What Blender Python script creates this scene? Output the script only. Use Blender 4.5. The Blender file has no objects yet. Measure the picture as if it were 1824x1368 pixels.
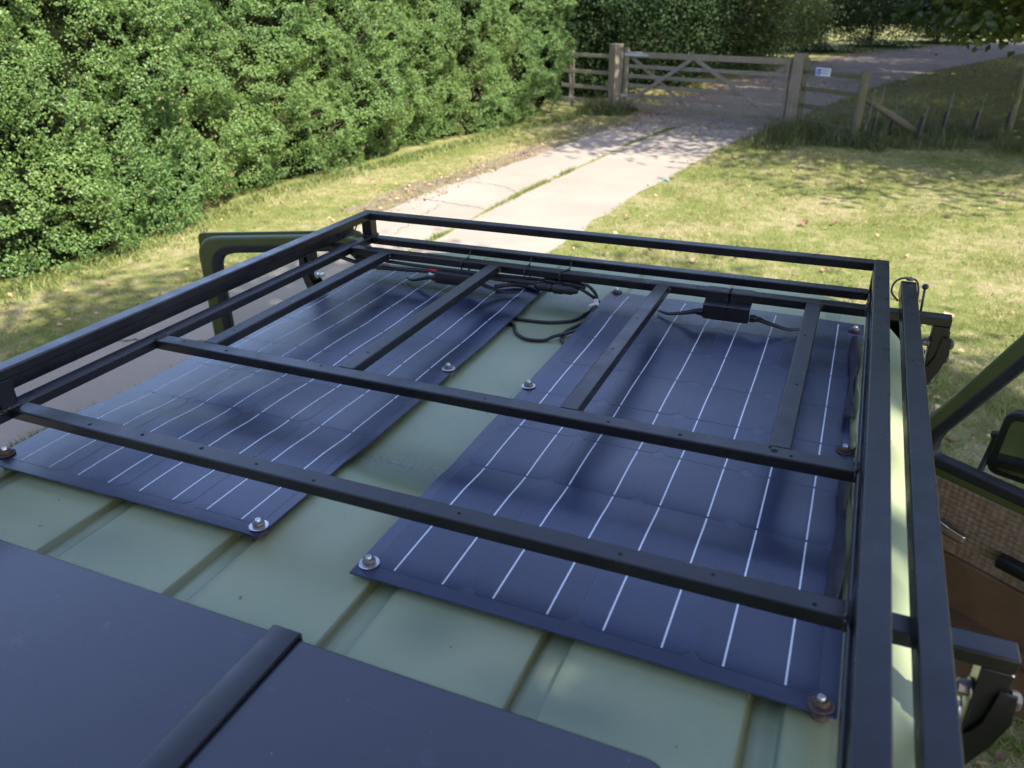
import bpy, bmesh, math, random
import numpy as np
from mathutils import Vector, Matrix

C = bpy.context.scene
rng = np.random.default_rng(7)
random.seed(7)
R_ = math.radians

# ------------------------------------------------------------------ camera
cam_d = bpy.data.cameras.new('camera')
cam = bpy.data.objects.new('camera', cam_d)
C.collection.objects.link(cam)
right = Vector((0.91987753, 0.39200845, -0.01243826))
up = Vector((-0.16216969, 0.40903636, 0.89799234))
fwd = Vector((-0.35710829, 0.82402587, -0.43983524))
M = Matrix((right, up, -fwd)).transposed().to_4x4()
M.translation = Vector((0, 0, 2.6))
cam.matrix_world = M
cam_d.sensor_width = 36.0
cam_d.lens = 27.743
cam_d.clip_start = 0.02
cam_d.clip_end = 900
cam_d.dof.use_dof = True
cam_d.dof.focus_distance = 1.75
cam_d.dof.aperture_fstop = 5.6
C.camera = cam

# ------------------------------------------------------------------ sky, sun, exposure
SUN_AZ = Vector((0.88, -0.47, 0)).normalized()
SUN_EL = R_(48)
world = bpy.data.worlds.new('World')
C.world = world
world.use_nodes = True
wn = world.node_tree.nodes
wl = world.node_tree.links
wn.clear()
wo = wn.new('ShaderNodeOutputWorld')
wb = wn.new('ShaderNodeBackground')
ws = wn.new('ShaderNodeTexSky')
ws.sky_type = 'NISHITA'
ws.sun_disc = False
ws.sun_elevation = SUN_EL
ws.sun_rotation = math.atan2(SUN_AZ.x, SUN_AZ.y)
ws.dust_density = 1.0
ws.ozone_density = 3.0
wb.inputs['Strength'].default_value = 0.15
# unseen cloud added to grey and tint the skylight
wt = wn.new('ShaderNodeTexCoord'); wz = wn.new('ShaderNodeTexNoise')
wz.inputs['Scale'].default_value = 2.2; wz.inputs['Detail'].default_value = 5
wl.new(wt.outputs['Generated'], wz.inputs['Vector'])
wr = wn.new('ShaderNodeMapRange'); wr.inputs[1].default_value = 0.35; wr.inputs[2].default_value = 0.7
wr.inputs[3].default_value = 0.0; wr.inputs[4].default_value = 0.2
wl.new(wz.outputs['Fac'], wr.inputs[0])
wbw = wn.new('ShaderNodeRGBToBW'); wl.new(ws.outputs[0], wbw.inputs[0])
wg = wn.new('ShaderNodeMix'); wg.data_type = 'RGBA'; wg.blend_type = 'MULTIPLY'; wg.inputs[0].default_value = 1.0
wl.new(wbw.outputs[0], wg.inputs[6]); wg.inputs[7].default_value = (1.30, 1.10, 1.28, 1)
wm = wn.new('ShaderNodeMix'); wm.data_type = 'RGBA'
wl.new(wr.outputs[0], wm.inputs[0]); wl.new(ws.outputs[0], wm.inputs[6]); wl.new(wg.outputs[2], wm.inputs[7])
wt2 = wn.new('ShaderNodeMix'); wt2.data_type = 'RGBA'; wt2.blend_type = 'MULTIPLY'; wt2.inputs[0].default_value = 1.0   # daylight white balance
wl.new(wm.outputs[2], wt2.inputs[6]); wt2.inputs[7].default_value = (1.07, 0.99, 1.03, 1)
wl.new(wt2.outputs[2], wb.inputs['Color'])
wl.new(wb.outputs[0], wo.inputs['Surface'])
sd = bpy.data.lights.new('sun', 'SUN')
sd.energy = 3.5
sd.angle = R_(0.53)
sd.color = (1.0, 0.94, 0.86)
sun = bpy.data.objects.new('sun', sd)
C.collection.objects.link(sun)
to_sun = Vector((SUN_AZ.x * math.cos(SUN_EL), SUN_AZ.y * math.cos(SUN_EL), math.sin(SUN_EL)))
sun.rotation_euler = to_sun.to_track_quat('Z', 'Y').to_euler()
sun.location = (10, -8, 16)
C.view_settings.view_transform = 'Standard'
C.view_settings.look = 'None'
C.view_settings.exposure = 1.82
C.view_settings.gamma = 1.0
C.view_settings.use_curve_mapping = False

# ------------------------------------------------------------------ helpers
COL = C.collection
LOC = {}


def tag(o, label=None, cat=None, group=None, kind=None):
    if label: o['label'] = label
    if cat: o['category'] = cat
    if group: o['group'] = group
    if kind: o['kind'] = kind
    return o


def empty(name, loc, label, cat, group=None):
    o = bpy.data.objects.new(name, None)
    o.empty_display_size = 0.1
    o.location = loc
    COL.objects.link(o)
    LOC[o.name] = Vector(loc)
    return tag(o, label, cat, group)


def link(name, me, mat, parent=None, origin=None, smooth=False, sharp=None):
    """me is in world coordinates; the object's origin goes to origin or the parent's place"""
    o = bpy.data.objects.new(name, me)
    COL.objects.link(o)
    if mat is not None and len(me.materials) == 0: me.materials.append(mat)
    org = LOC[parent.name] if parent is not None else Vector(origin or (0, 0, 0))
    if org.length > 0: me.transform(Matrix.Translation(-org))
    if parent is not None:
        o.parent = parent
    else:
        o.location = org
    LOC[o.name] = org.copy()
    if smooth or sharp is not None:
        me.polygons.foreach_set('use_smooth', [True] * len(me.polygons))
        if sharp is not None: me.set_sharp_from_angle(angle=R_(sharp))
    me.update()
    return o


def npmesh(name, v, f, attrs=None):
    """v (N,3), f (M,k) arrays"""
    me = bpy.data.meshes.new(name)
    v = np.asarray(v, np.float32); f = np.asarray(f, np.int32)
    k = f.shape[1]
    me.vertices.add(len(v)); me.vertices.foreach_set('co', v.ravel())
    me.loops.add(f.size); me.loops.foreach_set('vertex_index', f.ravel())
    me.polygons.add(len(f)); me.polygons.foreach_set('loop_start', np.arange(0, f.size, k, dtype=np.int32))
    me.update(calc_edges=True)
    for n, a in (attrs or {}).items():
        at = me.attributes.new(n, 'FLOAT', 'POINT')
        at.data.foreach_set('value', np.asarray(a, np.float32))
    return me


class MB:
    """collects pieces of one mesh"""
    def __init__(s): s.v = []; s.f = []

    def add(s, v, f):
        b = len(s.v)
        s.v += [tuple(p) for p in v]
        s.f += [tuple(i + b for i in q) for q in f]
        return s

    def box(s, lo, hi, rot=None, c=None):
        x0, y0, z0 = lo; x1, y1, z1 = hi
        v = [Vector(p) for p in ((x0, y0, z0), (x1, y0, z0), (x1, y1, z0), (x0, y1, z0), (x0, y0, z1), (x1, y0, z1), (x1, y1, z1), (x0, y1, z1))]
        if rot is not None: v = [rot @ p for p in v]
        if c is not None: v = [p + Vector(c) for p in v]
        return s.add(v, [(3, 2, 1, 0), (4, 5, 6, 7), (0, 1, 5, 4), (1, 2, 6, 5), (2, 3, 7, 6), (3, 0, 4, 7)])

    def bar(s, a, b, w, h, r=0.0, seg=3, upv=(0, 0, 1)):
        """rounded rectangular bar between the centres a and b; w across, h along upv"""
        a = Vector(a); b = Vector(b); d = (b - a).normalized()
        side = d.cross(Vector(upv)).normalized(); u = side.cross(d).normalized()
        prof = []
        if r <= 0:
            prof = [(-w/2, -h/2), (w/2, -h/2), (w/2, h/2), (-w/2, h/2)]
        else:
            for cx, cy, a0 in ((w/2-r, -h/2+r, -90), (w/2-r, h/2-r, 0), (-w/2+r, h/2-r, 90), (-w/2+r, -h/2+r, 180)):
                for i in range(seg + 1):
                    t = R_(a0 + 90 * i / seg)
                    prof.append((cx + r * math.cos(t), cy + r * math.sin(t)))
        n = len(prof)
        e = min(r * 0.5, 0.0012) if r > 0 else 0
        rings = []
        L = (b - a).length
        for (t, sc) in (((0, 1 - 2*e/max(w, h)), (e, 1), (L - e, 1), (L, 1 - 2*e/max(w, h))) if e else ((0, 1), (L, 1))):
            rings.append([a + d * t + side * (x * sc) + u * (y * sc) for x, y in prof])
        v = [p for q in rings for p in q]
        f = []
        for k in range(len(rings) - 1):
            for i in range(n):
                j = (i + 1) % n
                f.append((k*n + i, k*n + j, (k+1)*n + j, (k+1)*n + i))
        f.append(tuple(range(n - 1, -1, -1)))
        f.append(tuple((len(rings)-1)*n + i for i in range(n)))
        return s.add(v, f)

    def tube(s, pts, r, n=8, caps=True):
        pts = [Vector(p) for p in pts]
        rs = r if isinstance(r, (list, tuple)) else [r] * len(pts)
        v = []; f = []
        prev = None
        for i, p in enumerate(pts):
            d = (pts[min(i+1, len(pts)-1)] - pts[max(i-1, 0)])
            d = d.normalized() if d.length > 1e-9 else Vector((0, 0, 1))
            if prev is None:
                prev = d.orthogonal().normalized()
            prev = (prev - d * prev.dot(d)).normalized()
            q = d.cross(prev)
            for k in range(n):
                t = 2*math.pi*k/n
                v.append(p + (prev*math.cos(t) + q*math.sin(t)) * rs[i])
        for i in range(len(pts)-1):
            for k in range(n):
                j = (k+1) % n
                f.append((i*n+k, i*n+j, (i+1)*n+j, (i+1)*n+k))
        if caps:
            f.append(tuple(range(n-1, -1, -1))); f.append(tuple((len(pts)-1)*n + k for k in range(n)))
        return s.add(v, f)

    def lathe(s, prof, c, n=20, ax=(0, 0, 1)):
        q = Vector((0, 0, 1)).rotation_difference(Vector(ax).normalized())
        v = []; f = []
        for r, z in prof:
            for k in range(n):
                t = 2*math.pi*k/n
                v.append(q @ Vector((r*math.cos(t), r*math.sin(t), z)) + Vector(c))
        for i in range(len(prof)-1):
            for k in range(n):
                j = (k+1) % n
                f.append((i*n+k, i*n+j, (i+1)*n+j, (i+1)*n+k))
        f.append(tuple(range(n-1, -1, -1))); f.append(tuple((len(prof)-1)*n + k for k in range(n)))
        return s.add(v, f)

    def build(s, name, mat, parent=None, origin=None, smooth=False, sharp=None):
        me = bpy.data.meshes.new(name)
        me.from_pydata([tuple(p) for p in s.v], [], s.f)
        me.update()
        return link(name, me, mat, parent, origin, smooth, sharp)


def smooth_path(pts, k=6):
    P = [Vector(p) for p in pts]
    P = [P[0]*2 - P[1]] + P + [P[-1]*2 - P[-2]]
    out = []
    for i in range(1, len(P)-2):
        for j in range(k):
            t = j/k
            a, b, c, d = P[i-1], P[i], P[i+1], P[i+2]
            out.append(0.5*((2*b) + (c-a)*t + (2*a-5*b+4*c-d)*t*t + (3*b-a-3*c+d)*t**3))
    out.append(P[-2])
    return out


def hash_(ix, iy, iz, seed):
    h = (ix*374761393 + iy*668265263 + iz*2147483647 + seed*974634777) & 0xffffffff
    h = ((h ^ (h >> 13)) * 1274126177) & 0xffffffff
    h = (h ^ (h >> 16)) & 0xffffff
    return h / float(0xffffff)


def vnoise(p, seed=0):
    """value noise 0..1 at (N,3)"""
    p = np.asarray(p, float)
    i = np.floor(p).astype(np.int64); f = p - i
    f = f*f*(3-2*f)
    out = 0
    for dx in (0, 1):
        for dy in (0, 1):
            for dz in (0, 1):
                w = (f[:, 0] if dx else 1-f[:, 0])*(f[:, 1] if dy else 1-f[:, 1])*(f[:, 2] if dz else 1-f[:, 2])
                out = out + w*hash_(i[:, 0]+dx, i[:, 1]+dy, i[:, 2]+dz, seed)
    return out


def fbm(p, seed=0, o=3):
    p = np.asarray(p, float); a = 0; w = 0.5; t = 0
    for k in range(o):
        a = a + w*vnoise(p*(2**k), seed+k*17); t += w; w *= 0.5
    return a/t


def unit(v): return v/np.maximum(np.linalg.norm(v, axis=1, keepdims=True), 1e-9)


def leaf_mesh(name, pos, nrm, size, aspect=0.5, fold=0.25):
    """a small folded leaf at each pos, facing nrm"""
    n = len(pos)
    rnd = rng.normal(size=(n, 3))
    a = unit(np.cross(nrm, rnd)); b = np.cross(nrm, a)
    L = size[:, None]; W = L*aspect*0.5
    v = np.empty((n, 4, 3))
    v[:, 0] = pos - a*L*0.5
    v[:, 1] = pos - b*W + nrm*W*fold
    v[:, 2] = pos + a*L*0.5 - nrm*L*0.08
    v[:, 3] = pos + b*W + nrm*W*fold
    base = np.arange(n)[:, None]*4
    f = np.concatenate([base + np.array([[0, 2, 1]]), base + np.array([[0, 3, 2]])], axis=1).reshape(-1, 3)
    return npmesh(name, v.reshape(-1, 3), f)


def blade_mesh(name, xy, z, h, w, lean=0.5, segs=1):
    n = len(xy)
    ang = rng.uniform(0, 2*np.pi, n)
    side = np.stack([np.cos(ang), np.sin(ang), np.zeros(n)], 1)
    la = rng.uniform(0, 2*np.pi, n); ln = rng.uniform(0.1, 1, n)*lean
    d = np.stack([np.cos(la)*ln, np.sin(la)*ln, np.ones(n)], 1)
    base = np.stack([xy[:, 0], xy[:, 1], np.broadcast_to(z, n)], 1)
    H = h[:, None]; Wd = (np.broadcast_to(w, n)*0.5)[:, None]
    if segs == 1:
        v = np.stack([base - side*Wd, base + side*Wd, base + d*H], 1)
        f = np.arange(n*3).reshape(n, 3)
    else:
        mid = base + d*np.array([0.6, 0.6, 1.0])*H*0.55
        tip = base + d*np.array([1.6, 1.6, 0.92])*H
        v = np.stack([base - side*Wd, base + side*Wd, mid + side*Wd*0.8, mid - side*Wd*0.8, tip], 1)
        b = np.arange(n)[:, None]*5
        f = np.concatenate([b + np.array([[0, 1, 2]]), b + np.array([[0, 2, 3]]), b + np.array([[3, 2, 4]])], 1).reshape(-1, 3)
    return npmesh(name, v.reshape(-1, 3), f)


# ------------------------------------------------------------------ materials
class N:
    def __init__(s, name):
        s.m = bpy.data.materials.new(name); s.m.use_nodes = True
        s.t = s.m.node_tree; s.n = s.t.nodes; s.l = s.t.links
        s.b = s.n['Principled BSDF']; s.o = s.n['Material Output']

    def node(s, typ, **kw):
        q = s.n.new(typ)
        for k, v in kw.items():
            if k.startswith('i_'):
                q.inputs[k[2:].replace('_', ' ')].default_value = v
            else:
                setattr(q, k, v)
        return q

    def val(s, sock, v):
        if hasattr(v, 'is_linked') or hasattr(v, 'links'): s.l.new(v, sock)
        else: sock.default_value = v

    def pos(s): return s.node('ShaderNodeNewGeometry').outputs['Position']

    def noise(s, scale, detail=4, rough=0.55, vec=None, dist=0.0):
        q = s.node('ShaderNodeTexNoise'); q.inputs['Scale'].default_value = scale
        q.inputs['Detail'].default_value = detail; q.inputs['Roughness'].default_value = rough
        q.inputs['Distortion'].default_value = dist
        s.l.new(vec if vec is not None else s.pos(), q.inputs['Vector'])
        return q.outputs['Fac']

    def ramp(s, fac, stops):
        q = s.node('ShaderNodeValToRGB'); e = q.color_ramp.elements
        while len(e) < len(stops): e.new(0.5)
        for k, (p, c) in enumerate(stops):
            e[k].position = p
            e[k].color = (c, c, c, 1) if isinstance(c, (int, float)) else (*c, 1)
        s.l.new(fac, q.inputs[0])
        return q.outputs[0]

    def mix(s, fac, a, b, mode='MIX'):
        q = s.node('ShaderNodeMix', data_type='RGBA', blend_type=mode)
        s.val(q.inputs['Factor'], fac)
        for sock, v in ((q.inputs[6], a), (q.inputs[7], b)):
            if isinstance(v, tuple): sock.default_value = (*v, 1)
            else: s.l.new(v, sock)
        return q.outputs[2]

    def math(s, op, a, b=0.0):
        q = s.node('ShaderNodeMath', operation=op)
        s.val(q.inputs[0], a); s.val(q.inputs[1], b)
        return q.outputs[0]

    def attr(s, name):
        q = s.node('ShaderNodeAttribute'); q.attribute_name = name
        return q.outputs['Fac']

    def island(s): return s.node('ShaderNodeNewGeometry').outputs['Random Per Island']

    def color(s, c):
        if isinstance(c, tuple): s.b.inputs['Base Color'].default_value = (*c, 1)
        else: s.l.new(c, s.b.inputs['Base Color'])
        return s

    def set(s, **kw):
        for k, v in kw.items():
            s.val(s.b.inputs[k.replace('_', ' ')], v)
        return s

    def bump(s, h, strength=0.3, dist=0.01):
        q = s.node('ShaderNodeBump'); q.inputs['Strength'].default_value = strength
        q.inputs['Distance'].default_value = dist
        s.l.new(h, q.inputs['Height'])
        s.l.new(q.outputs[0], s.b.inputs['Normal'])
        return s


def simple(name, c, rough=0.5, metal=0.0, spec=0.5, vary=0.0, scale=8, bump=0.0, bscale=60):
    n = N(name)
    if vary:
        f = n.noise(scale, 5)
        lo = tuple(max(0, x*(1-vary)) for x in c); hi = tuple(min(1, x*(1+vary)) for x in c)
        n.color(n.ramp(f, [(0.3, lo), (0.7, hi)]))
    else: n.color(c)
    n.set(Roughness=rough, Metallic=metal)
    n.b.inputs['Specular IOR Level'].default_value = spec
    if bump: n.bump(n.noise(bscale, 4), bump, 0.004)
    return n.m


def leaf_mat(name, dark, mid, light, brown=(0.16, 0.08, 0.03), pb=0.02, trans=0.28, rough=0.42, scale=0.7, patch=None):
    n = N(name)
    r = n.island()
    c = n.ramp(r, [(0.0, dark), (0.5, mid), (0.93, light), (0.985, light), (1.0, brown)])
    c = n.mix(n.ramp(n.noise(scale, 3), [(0.35, 0.0), (0.7, 0.55)]), c, light)
    if patch:
        c = n.mix(n.ramp(n.noise(0.9, 4, vec=n.pos()), [(0.66, 0.0), (0.76, 0.8)]), c, patch)
    n.color(c); n.set(Roughness=rough)
    tr = n.node('ShaderNodeBsdfTranslucent'); n.l.new(c, tr.inputs['Color'])
    mx = n.node('ShaderNodeMixShader'); mx.inputs[0].default_value = trans
    n.l.new(n.b.outputs[0], mx.inputs[1]); n.l.new(tr.outputs[0], mx.inputs[2])
    n.l.new(mx.outputs[0], n.o.inputs['Surface'])
    return n.m


STRAW = (0.53, 0.455, 0.265); STRAW2 = (0.41, 0.375, 0.18); GREEN = (0.235, 0.275, 0.075); GREEN2 = (0.12, 0.17, 0.04)


def lawn_color(n, island=False):
    big = n.noise(0.75, 5, 0.65)
    small = n.noise(5.5, 5, 0.7)
    f = n.math('ADD', n.math('MULTIPLY', big, 0.5), n.math('MULTIPLY', small, 0.5))
    c = n.ramp(f, [(0.33, STRAW), (0.44, STRAW2), (0.52, GREEN), (0.68, GREEN2)])
    if island:
        r = n.island()
        c = n.mix(n.ramp(r, [(0.0, 0.0), (1.0, 0.55)]), c, n.ramp(n.math('FRACT', n.math('MULTIPLY', r, 37.0)), [(0.0, (0.46, 0.37, 0.20)), (0.55, (0.26, 0.25, 0.08)), (1.0, (0.10, 0.16, 0.035))]))
    return c


def make_grass_mats():
    n = N('lawn_ground'); c = lawn_color(n)
    c = n.mix(n.ramp(n.noise(45, 5, 0.7), [(0.3, 0.75), (0.7, 0.0)]), c, (0.10, 0.075, 0.035))
    n.color(c).set(Roughness=0.95); n.b.inputs['Specular IOR Level'].default_value = 0.1
    n.bump(n.noise(60, 6, 0.7), 0.8, 0.03)
    g = n.m
    n = N('lawn_blade'); c = lawn_color(n, True)
    n.color(c).set(Roughness=0.6); n.b.inputs['Specular IOR Level'].default_value = 0.25
    tr = n.node('ShaderNodeBsdfTranslucent'); n.l.new(c, tr.inputs['Color'])
    mx = n.node('ShaderNodeMixShader'); mx.inputs[0].default_value = 0.3
    n.l.new(n.b.outputs[0], mx.inputs[1]); n.l.new(tr.outputs[0], mx.inputs[2]); n.l.new(mx.outputs[0], n.o.inputs['Surface'])
    return g, n.m


M_ground, M_blade = make_grass_mats()
M_tall = leaf_mat('tall_grass', (0.035, 0.065, 0.014), (0.06, 0.095, 0.02), (0.15, 0.15, 0.05), (0.38, 0.31, 0.16), trans=0.3, rough=0.55)
M_weed = leaf_mat('weed', (0.07, 0.12, 0.025), (0.13, 0.19, 0.04), (0.26, 0.27, 0.08), (0.4, 0.3, 0.14), trans=0.3, rough=0.55)
M_hedge = leaf_mat('hedge_leaf', (0.032, 0.085, 0.021), (0.074, 0.168, 0.036), (0.180, 0.268, 0.060), (0.18, 0.14, 0.035), patch=None, trans=0.30, rough=0.48)
M_hedge_in = simple('hedge_inner_shade', (0.009, 0.012, 0.005), 0.95, spec=0.0, vary=0.5, scale=5)
M_twig = simple('twig', (0.11, 0.08, 0.055), 0.85, vary=0.4, scale=20)
M_dead = simple('dead_leaf', (0.23, 0.14, 0.075), 0.8, vary=0.5, scale=9)
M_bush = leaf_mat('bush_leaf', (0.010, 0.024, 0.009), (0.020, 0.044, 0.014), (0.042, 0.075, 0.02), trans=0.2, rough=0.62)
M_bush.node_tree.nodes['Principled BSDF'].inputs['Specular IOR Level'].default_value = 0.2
M_bush2 = leaf_mat('sunlit_bush_leaf', (0.05, 0.09, 0.02), (0.09, 0.15, 0.035), (0.18, 0.22, 0.06), trans=0.3, rough=0.45)  # paler copy of the bush leaf, sun on the lit bushes put into its colour
M_chest = leaf_mat('broad_leaf', (0.025, 0.055, 0.012), (0.05, 0.10, 0.018), (0.12, 0.15, 0.025), (0.25, 0.16, 0.03), trans=0.3, rough=0.4)
M_bark = simple('bark', (0.12, 0.09, 0.065), 0.9, vary=0.4, scale=14, bump=0.8, bscale=30)


def concrete():
    n = N('drive_concrete')
    c = n.ramp(n.noise(0.8, 5, 0.6), [(0.3, (0.275, 0.236, 0.18)), (0.7, (0.35, 0.305, 0.235))])
    c = n.mix(n.ramp(n.noise(90, 3, 0.7), [(0.35, 0.5), (0.65, 0.0)]), c, (0.25, 0.205, 0.18))
    c = n.mix(n.ramp(n.noise(2.6, 6, 0.7, dist=0.6), [(0.62, 0.0), (0.75, 0.5)]), c, (0.22, 0.18, 0.15))
    sx = n.node('ShaderNodeSeparateXYZ'); n.l.new(n.pos(), sx.inputs[0])     # browner and darker in patches beyond the gate
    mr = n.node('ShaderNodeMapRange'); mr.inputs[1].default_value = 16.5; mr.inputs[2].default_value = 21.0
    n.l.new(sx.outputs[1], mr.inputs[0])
    brown_fac = n.math('MULTIPLY', mr.outputs[0], n.ramp(n.noise(1.6, 6, 0.7), [(0.3, 0.35), (0.65, 0.85)]))
    c = n.mix(brown_fac, c, (0.17, 0.125, 0.09))
    n.color(c).set(Roughness=0.88); n.b.inputs['Specular IOR Level'].default_value = 0.25
    n.bump(n.noise(120, 4, 0.7), 0.5, 0.004)
    return n.m


M_conc = concrete()
M_crack = simple('crack_dirt', (0.10, 0.08, 0.06), 0.95, vary=0.3)
M_dirt = simple('bare_dirt', (0.17, 0.125, 0.09), 0.95, vary=0.4, scale=6, bump=0.8, bscale=40)


def rack_paint(name, base=(0.005, 0.005, 0.0065), rust=0.4, rough=0.30):
    n = N(name)
    f = n.noise(9, 6, 0.65)
    c = n.ramp(f, [(0.3, tuple(x*0.75 for x in base)), (0.7, tuple(x*1.35 for x in base))])
    spots = n.ramp(n.noise(16, 7, 0.75, dist=0.5), [(0.62, 0.0), (0.78, rust)])
    c = n.mix(spots, c, (0.14, 0.06, 0.03))
    dust = n.ramp(n.noise(3.0, 5, 0.6), [(0.4, 0.0), (0.8, 0.05)])
    c = n.mix(dust, c, (0.30, 0.28, 0.26))
    n.color(c)
    n.l.new(n.ramp(n.noise(22, 5), [(0.3, rough-0.06), (0.7, rough+0.10)]), n.b.inputs['Roughness'])
    n.b.inputs['Specular IOR Level'].default_value = 0.42
    n.b.inputs['Coat Weight'].default_value = 0.12; n.b.inputs['Coat Roughness'].default_value = 0.22
    n.bump(n.noise(300, 3, 0.6), 0.12, 0.001)
    return n.m


M_rack = rack_paint('black_satin_paint')
def lid_paint():
    n = N('black_sheet_paint')
    c = n.ramp(n.noise(4, 5, 0.6), [(0.3, (0.007, 0.008, 0.017)), (0.7, (0.011, 0.012, 0.022))])
    sm = n.ramp(n.noise(14, 6, 0.7, dist=0.8), [(0.62, 0.0), (0.80, 0.30)])
    c = n.mix(sm, c, (0.25, 0.26, 0.30))
    mp = n.node('ShaderNodeMapping'); mp.inputs['Scale'].default_value = (3, 60, 3); mp.inputs['Rotation'].default_value = (0, 0, 0.6)
    n.l.new(n.pos(), mp.inputs[0])
    c = n.mix(n.ramp(n.noise(3, 3, 0.5, vec=mp.outputs[0]), [(0.70, 0.0), (0.76, 0.10)]), c, (0.3, 0.3, 0.33))
    c = n.mix(n.ramp(n.noise(160, 2), [(0.74, 0.0), (0.78, 0.35)]), c, (0.3, 0.3, 0.3))
    n.color(c)
    n.l.new(n.ramp(n.noise(6, 5), [(0.3, 0.20), (0.7, 0.32)]), n.b.inputs['Roughness'])
    n.b.inputs['Specular IOR Level'].default_value = 0.7
    n.b.inputs['Coat Weight'].default_value = 0.55; n.b.inputs['Coat Roughness'].default_value = 0.2
    n.bump(n.noise(7, 3, 0.5), 0.10, 0.01)
    return n.m


M_lid = lid_paint()
M_blk = simple('black_plastic', (0.012, 0.012, 0.013), 0.42, vary=0.2)
M_rub = simple('black_rubber', (0.016, 0.016, 0.017), 0.62, vary=0.25, scale=30)
M_tape = simple('black_tape', (0.014, 0.014, 0.017), 0.30, vary=0.2, bump=0.5, bscale=50)
M_zinc = simple('zinc', (0.72, 0.73, 0.74), 0.32, metal=0.9, vary=0.12, scale=80)
M_nut = simple('dull_steel', (0.20, 0.18, 0.17), 0.5, metal=0.75, vary=0.25, scale=120)
M_rust = simple('rusty_steel', (0.105, 0.068, 0.05), 0.75, metal=0.2, vary=0.5, scale=150, bump=0.4, bscale=300)
M_bolt = simple('dark_bolt', (0.10, 0.10, 0.105), 0.55, metal=0.6, vary=0.3, scale=120)
M_hole = simple('hole_black', (0.003, 0.003, 0.003), 0.9)
M_red = simple('red_plastic', (0.42, 0.02, 0.02), 0.4)
M_white = simple('white_plastic', (0.75, 0.76, 0.77), 0.4)
M_weld = simple('weld', (0.05, 0.045, 0.045), 0.45, metal=0.5, vary=0.6, scale=200)


def roof_mat():
    n = N('faded_green_paint')
    c = n.ramp(n.noise(2.2, 4, 0.55), [(0.3, (0.25, 0.30, 0.165)), (0.5, (0.295, 0.34, 0.19)), (0.72, (0.345, 0.375, 0.21))])
    c = n.mix(n.ramp(n.noise(6.0, 4, 0.6, dist=0.4), [(0.58, 0.0), (0.78, 0.45)]), c, (0.15, 0.25, 0.155))
    c = n.mix(n.attr('green_stain_line'), c, (0.075, 0.135, 0.085))
    c = n.mix(n.attr('ochre_stain'), c, (0.23, 0.185, 0.055))
    c = n.mix(n.attr('groove_shade'), c, (0.125, 0.13, 0.045))
    speck = n.math('MULTIPLY', n.attr('dirt'), n.ramp(n.noise(130, 4, 0.75), [(0.42, 0.0), (0.6, 1.0)]))
    c = n.mix(speck, c, (0.13, 0.13, 0.12))
    tiny = n.ramp(n.noise(75, 2, 0.5), [(0.775, 0.0), (0.80, 0.8)])
    c = n.mix(tiny, c, (0.11, 0.085, 0.05))
    n.color(c)
    n.l.new(n.ramp(n.noise(5, 4), [(0.3, 0.28), (0.7, 0.44)]), n.b.inputs['Roughness'])
    n.b.inputs['Specular IOR Level'].default_value = 0.5
    n.bump(n.noise(240, 3), 0.06, 0.001)
    return n.m


M_roof = roof_mat()
M_olive = simple('olive_paint', (0.085, 0.10, 0.033), 0.33, vary=0.12, scale=6)
M_cellbase = None


def panel_mats():
    out = []
    for name, a, b in (('panel_back_film', (0.020, 0.026, 0.055), (0.028, 0.036, 0.070)), ('solar_cell', (0.008, 0.013, 0.040), (0.013, 0.022, 0.062))):
        n = N(name)
        sp = n.node('ShaderNodeSeparateXYZ'); n.l.new(n.pos(), sp.inputs[0])
        k = 2*math.pi/0.0048
        h = n.math('MULTIPLY', n.math('SINE', n.math('MULTIPLY', sp.outputs[0], k)), n.math('SINE', n.math('MULTIPLY', sp.outputs[1], k)))
        h = n.math('ADD', h, n.math('MULTIPLY', n.noise(11, 2, 0.5), 2.0))
        c = n.ramp(n.noise(5, 4, 0.6), [(0.3, a), (0.7, b)])
        oi = n.node('ShaderNodeObjectInfo')
        c = n.mix(n.math('MULTIPLY', oi.outputs['Random'], 0.6), c, tuple(x*1.7 for x in b))
        dust = n.ramp(n.noise(3.5, 3, 0.55), [(0.45, 0.0), (0.85, 0.05)])
        c = n.mix(dust, c, (0.32, 0.33, 0.34))
        n.color(c)
        n.l.new(n.ramp(n.noise(4, 2), [(0.3, 0.15), (0.7, 0.23)]), n.b.inputs['Roughness'])
        n.b.inputs['Specular IOR Level'].default_value = 0.6
        n.b.inputs['Coat Weight'].default_value = 0.15; n.b.inputs['Coat Roughness'].default_value = 0.2
        n.bump(h, 0.20, 0.0007)
        out.append(n.m)
    return out


M_film, M_cell = panel_mats()
M_bus = simple('busbar_silver', (0.78, 0.80, 0.84), 0.38, metal=0.25)
M_fabric = simple('black_webbing', (0.018, 0.018, 0.024), 0.75, vary=0.4, scale=60, bump=0.7, bscale=400)
M_piping = simple('olive_vinyl', (0.24, 0.25, 0.10), 0.3, vary=0.3, scale=25)
M_glass = N('window_glass')
M_glass.set(Roughness=0.0, IOR=1.45); M_glass.b.inputs['Base Color'].default_value = (0.9, 0.95, 0.93, 1)
tr = M_glass.node('ShaderNodeBsdfTransparent'); tr.inputs[0].default_value = (0.88, 0.93, 0.91, 1)
gl = M_glass.node('ShaderNodeBsdfGlossy'); gl.inputs['Roughness'].default_value = 0.0
fr = M_glass.node('ShaderNodeFresnel'); fr.inputs[0].default_value = 1.45
mx = M_glass.node('ShaderNodeMixShader')
M_glass.l.new(fr.outputs[0], mx.inputs[0]); M_glass.l.new(tr.outputs[0], mx.inputs[1]); M_glass.l.new(gl.outputs[0], mx.inputs[2])
M_glass.l.new(mx.outputs[0], M_glass.o.inputs['Surface'])
M_glass = M_glass.m
M_dglass = simple('dark_glass', (0.01, 0.012, 0.012), 0.05)
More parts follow.
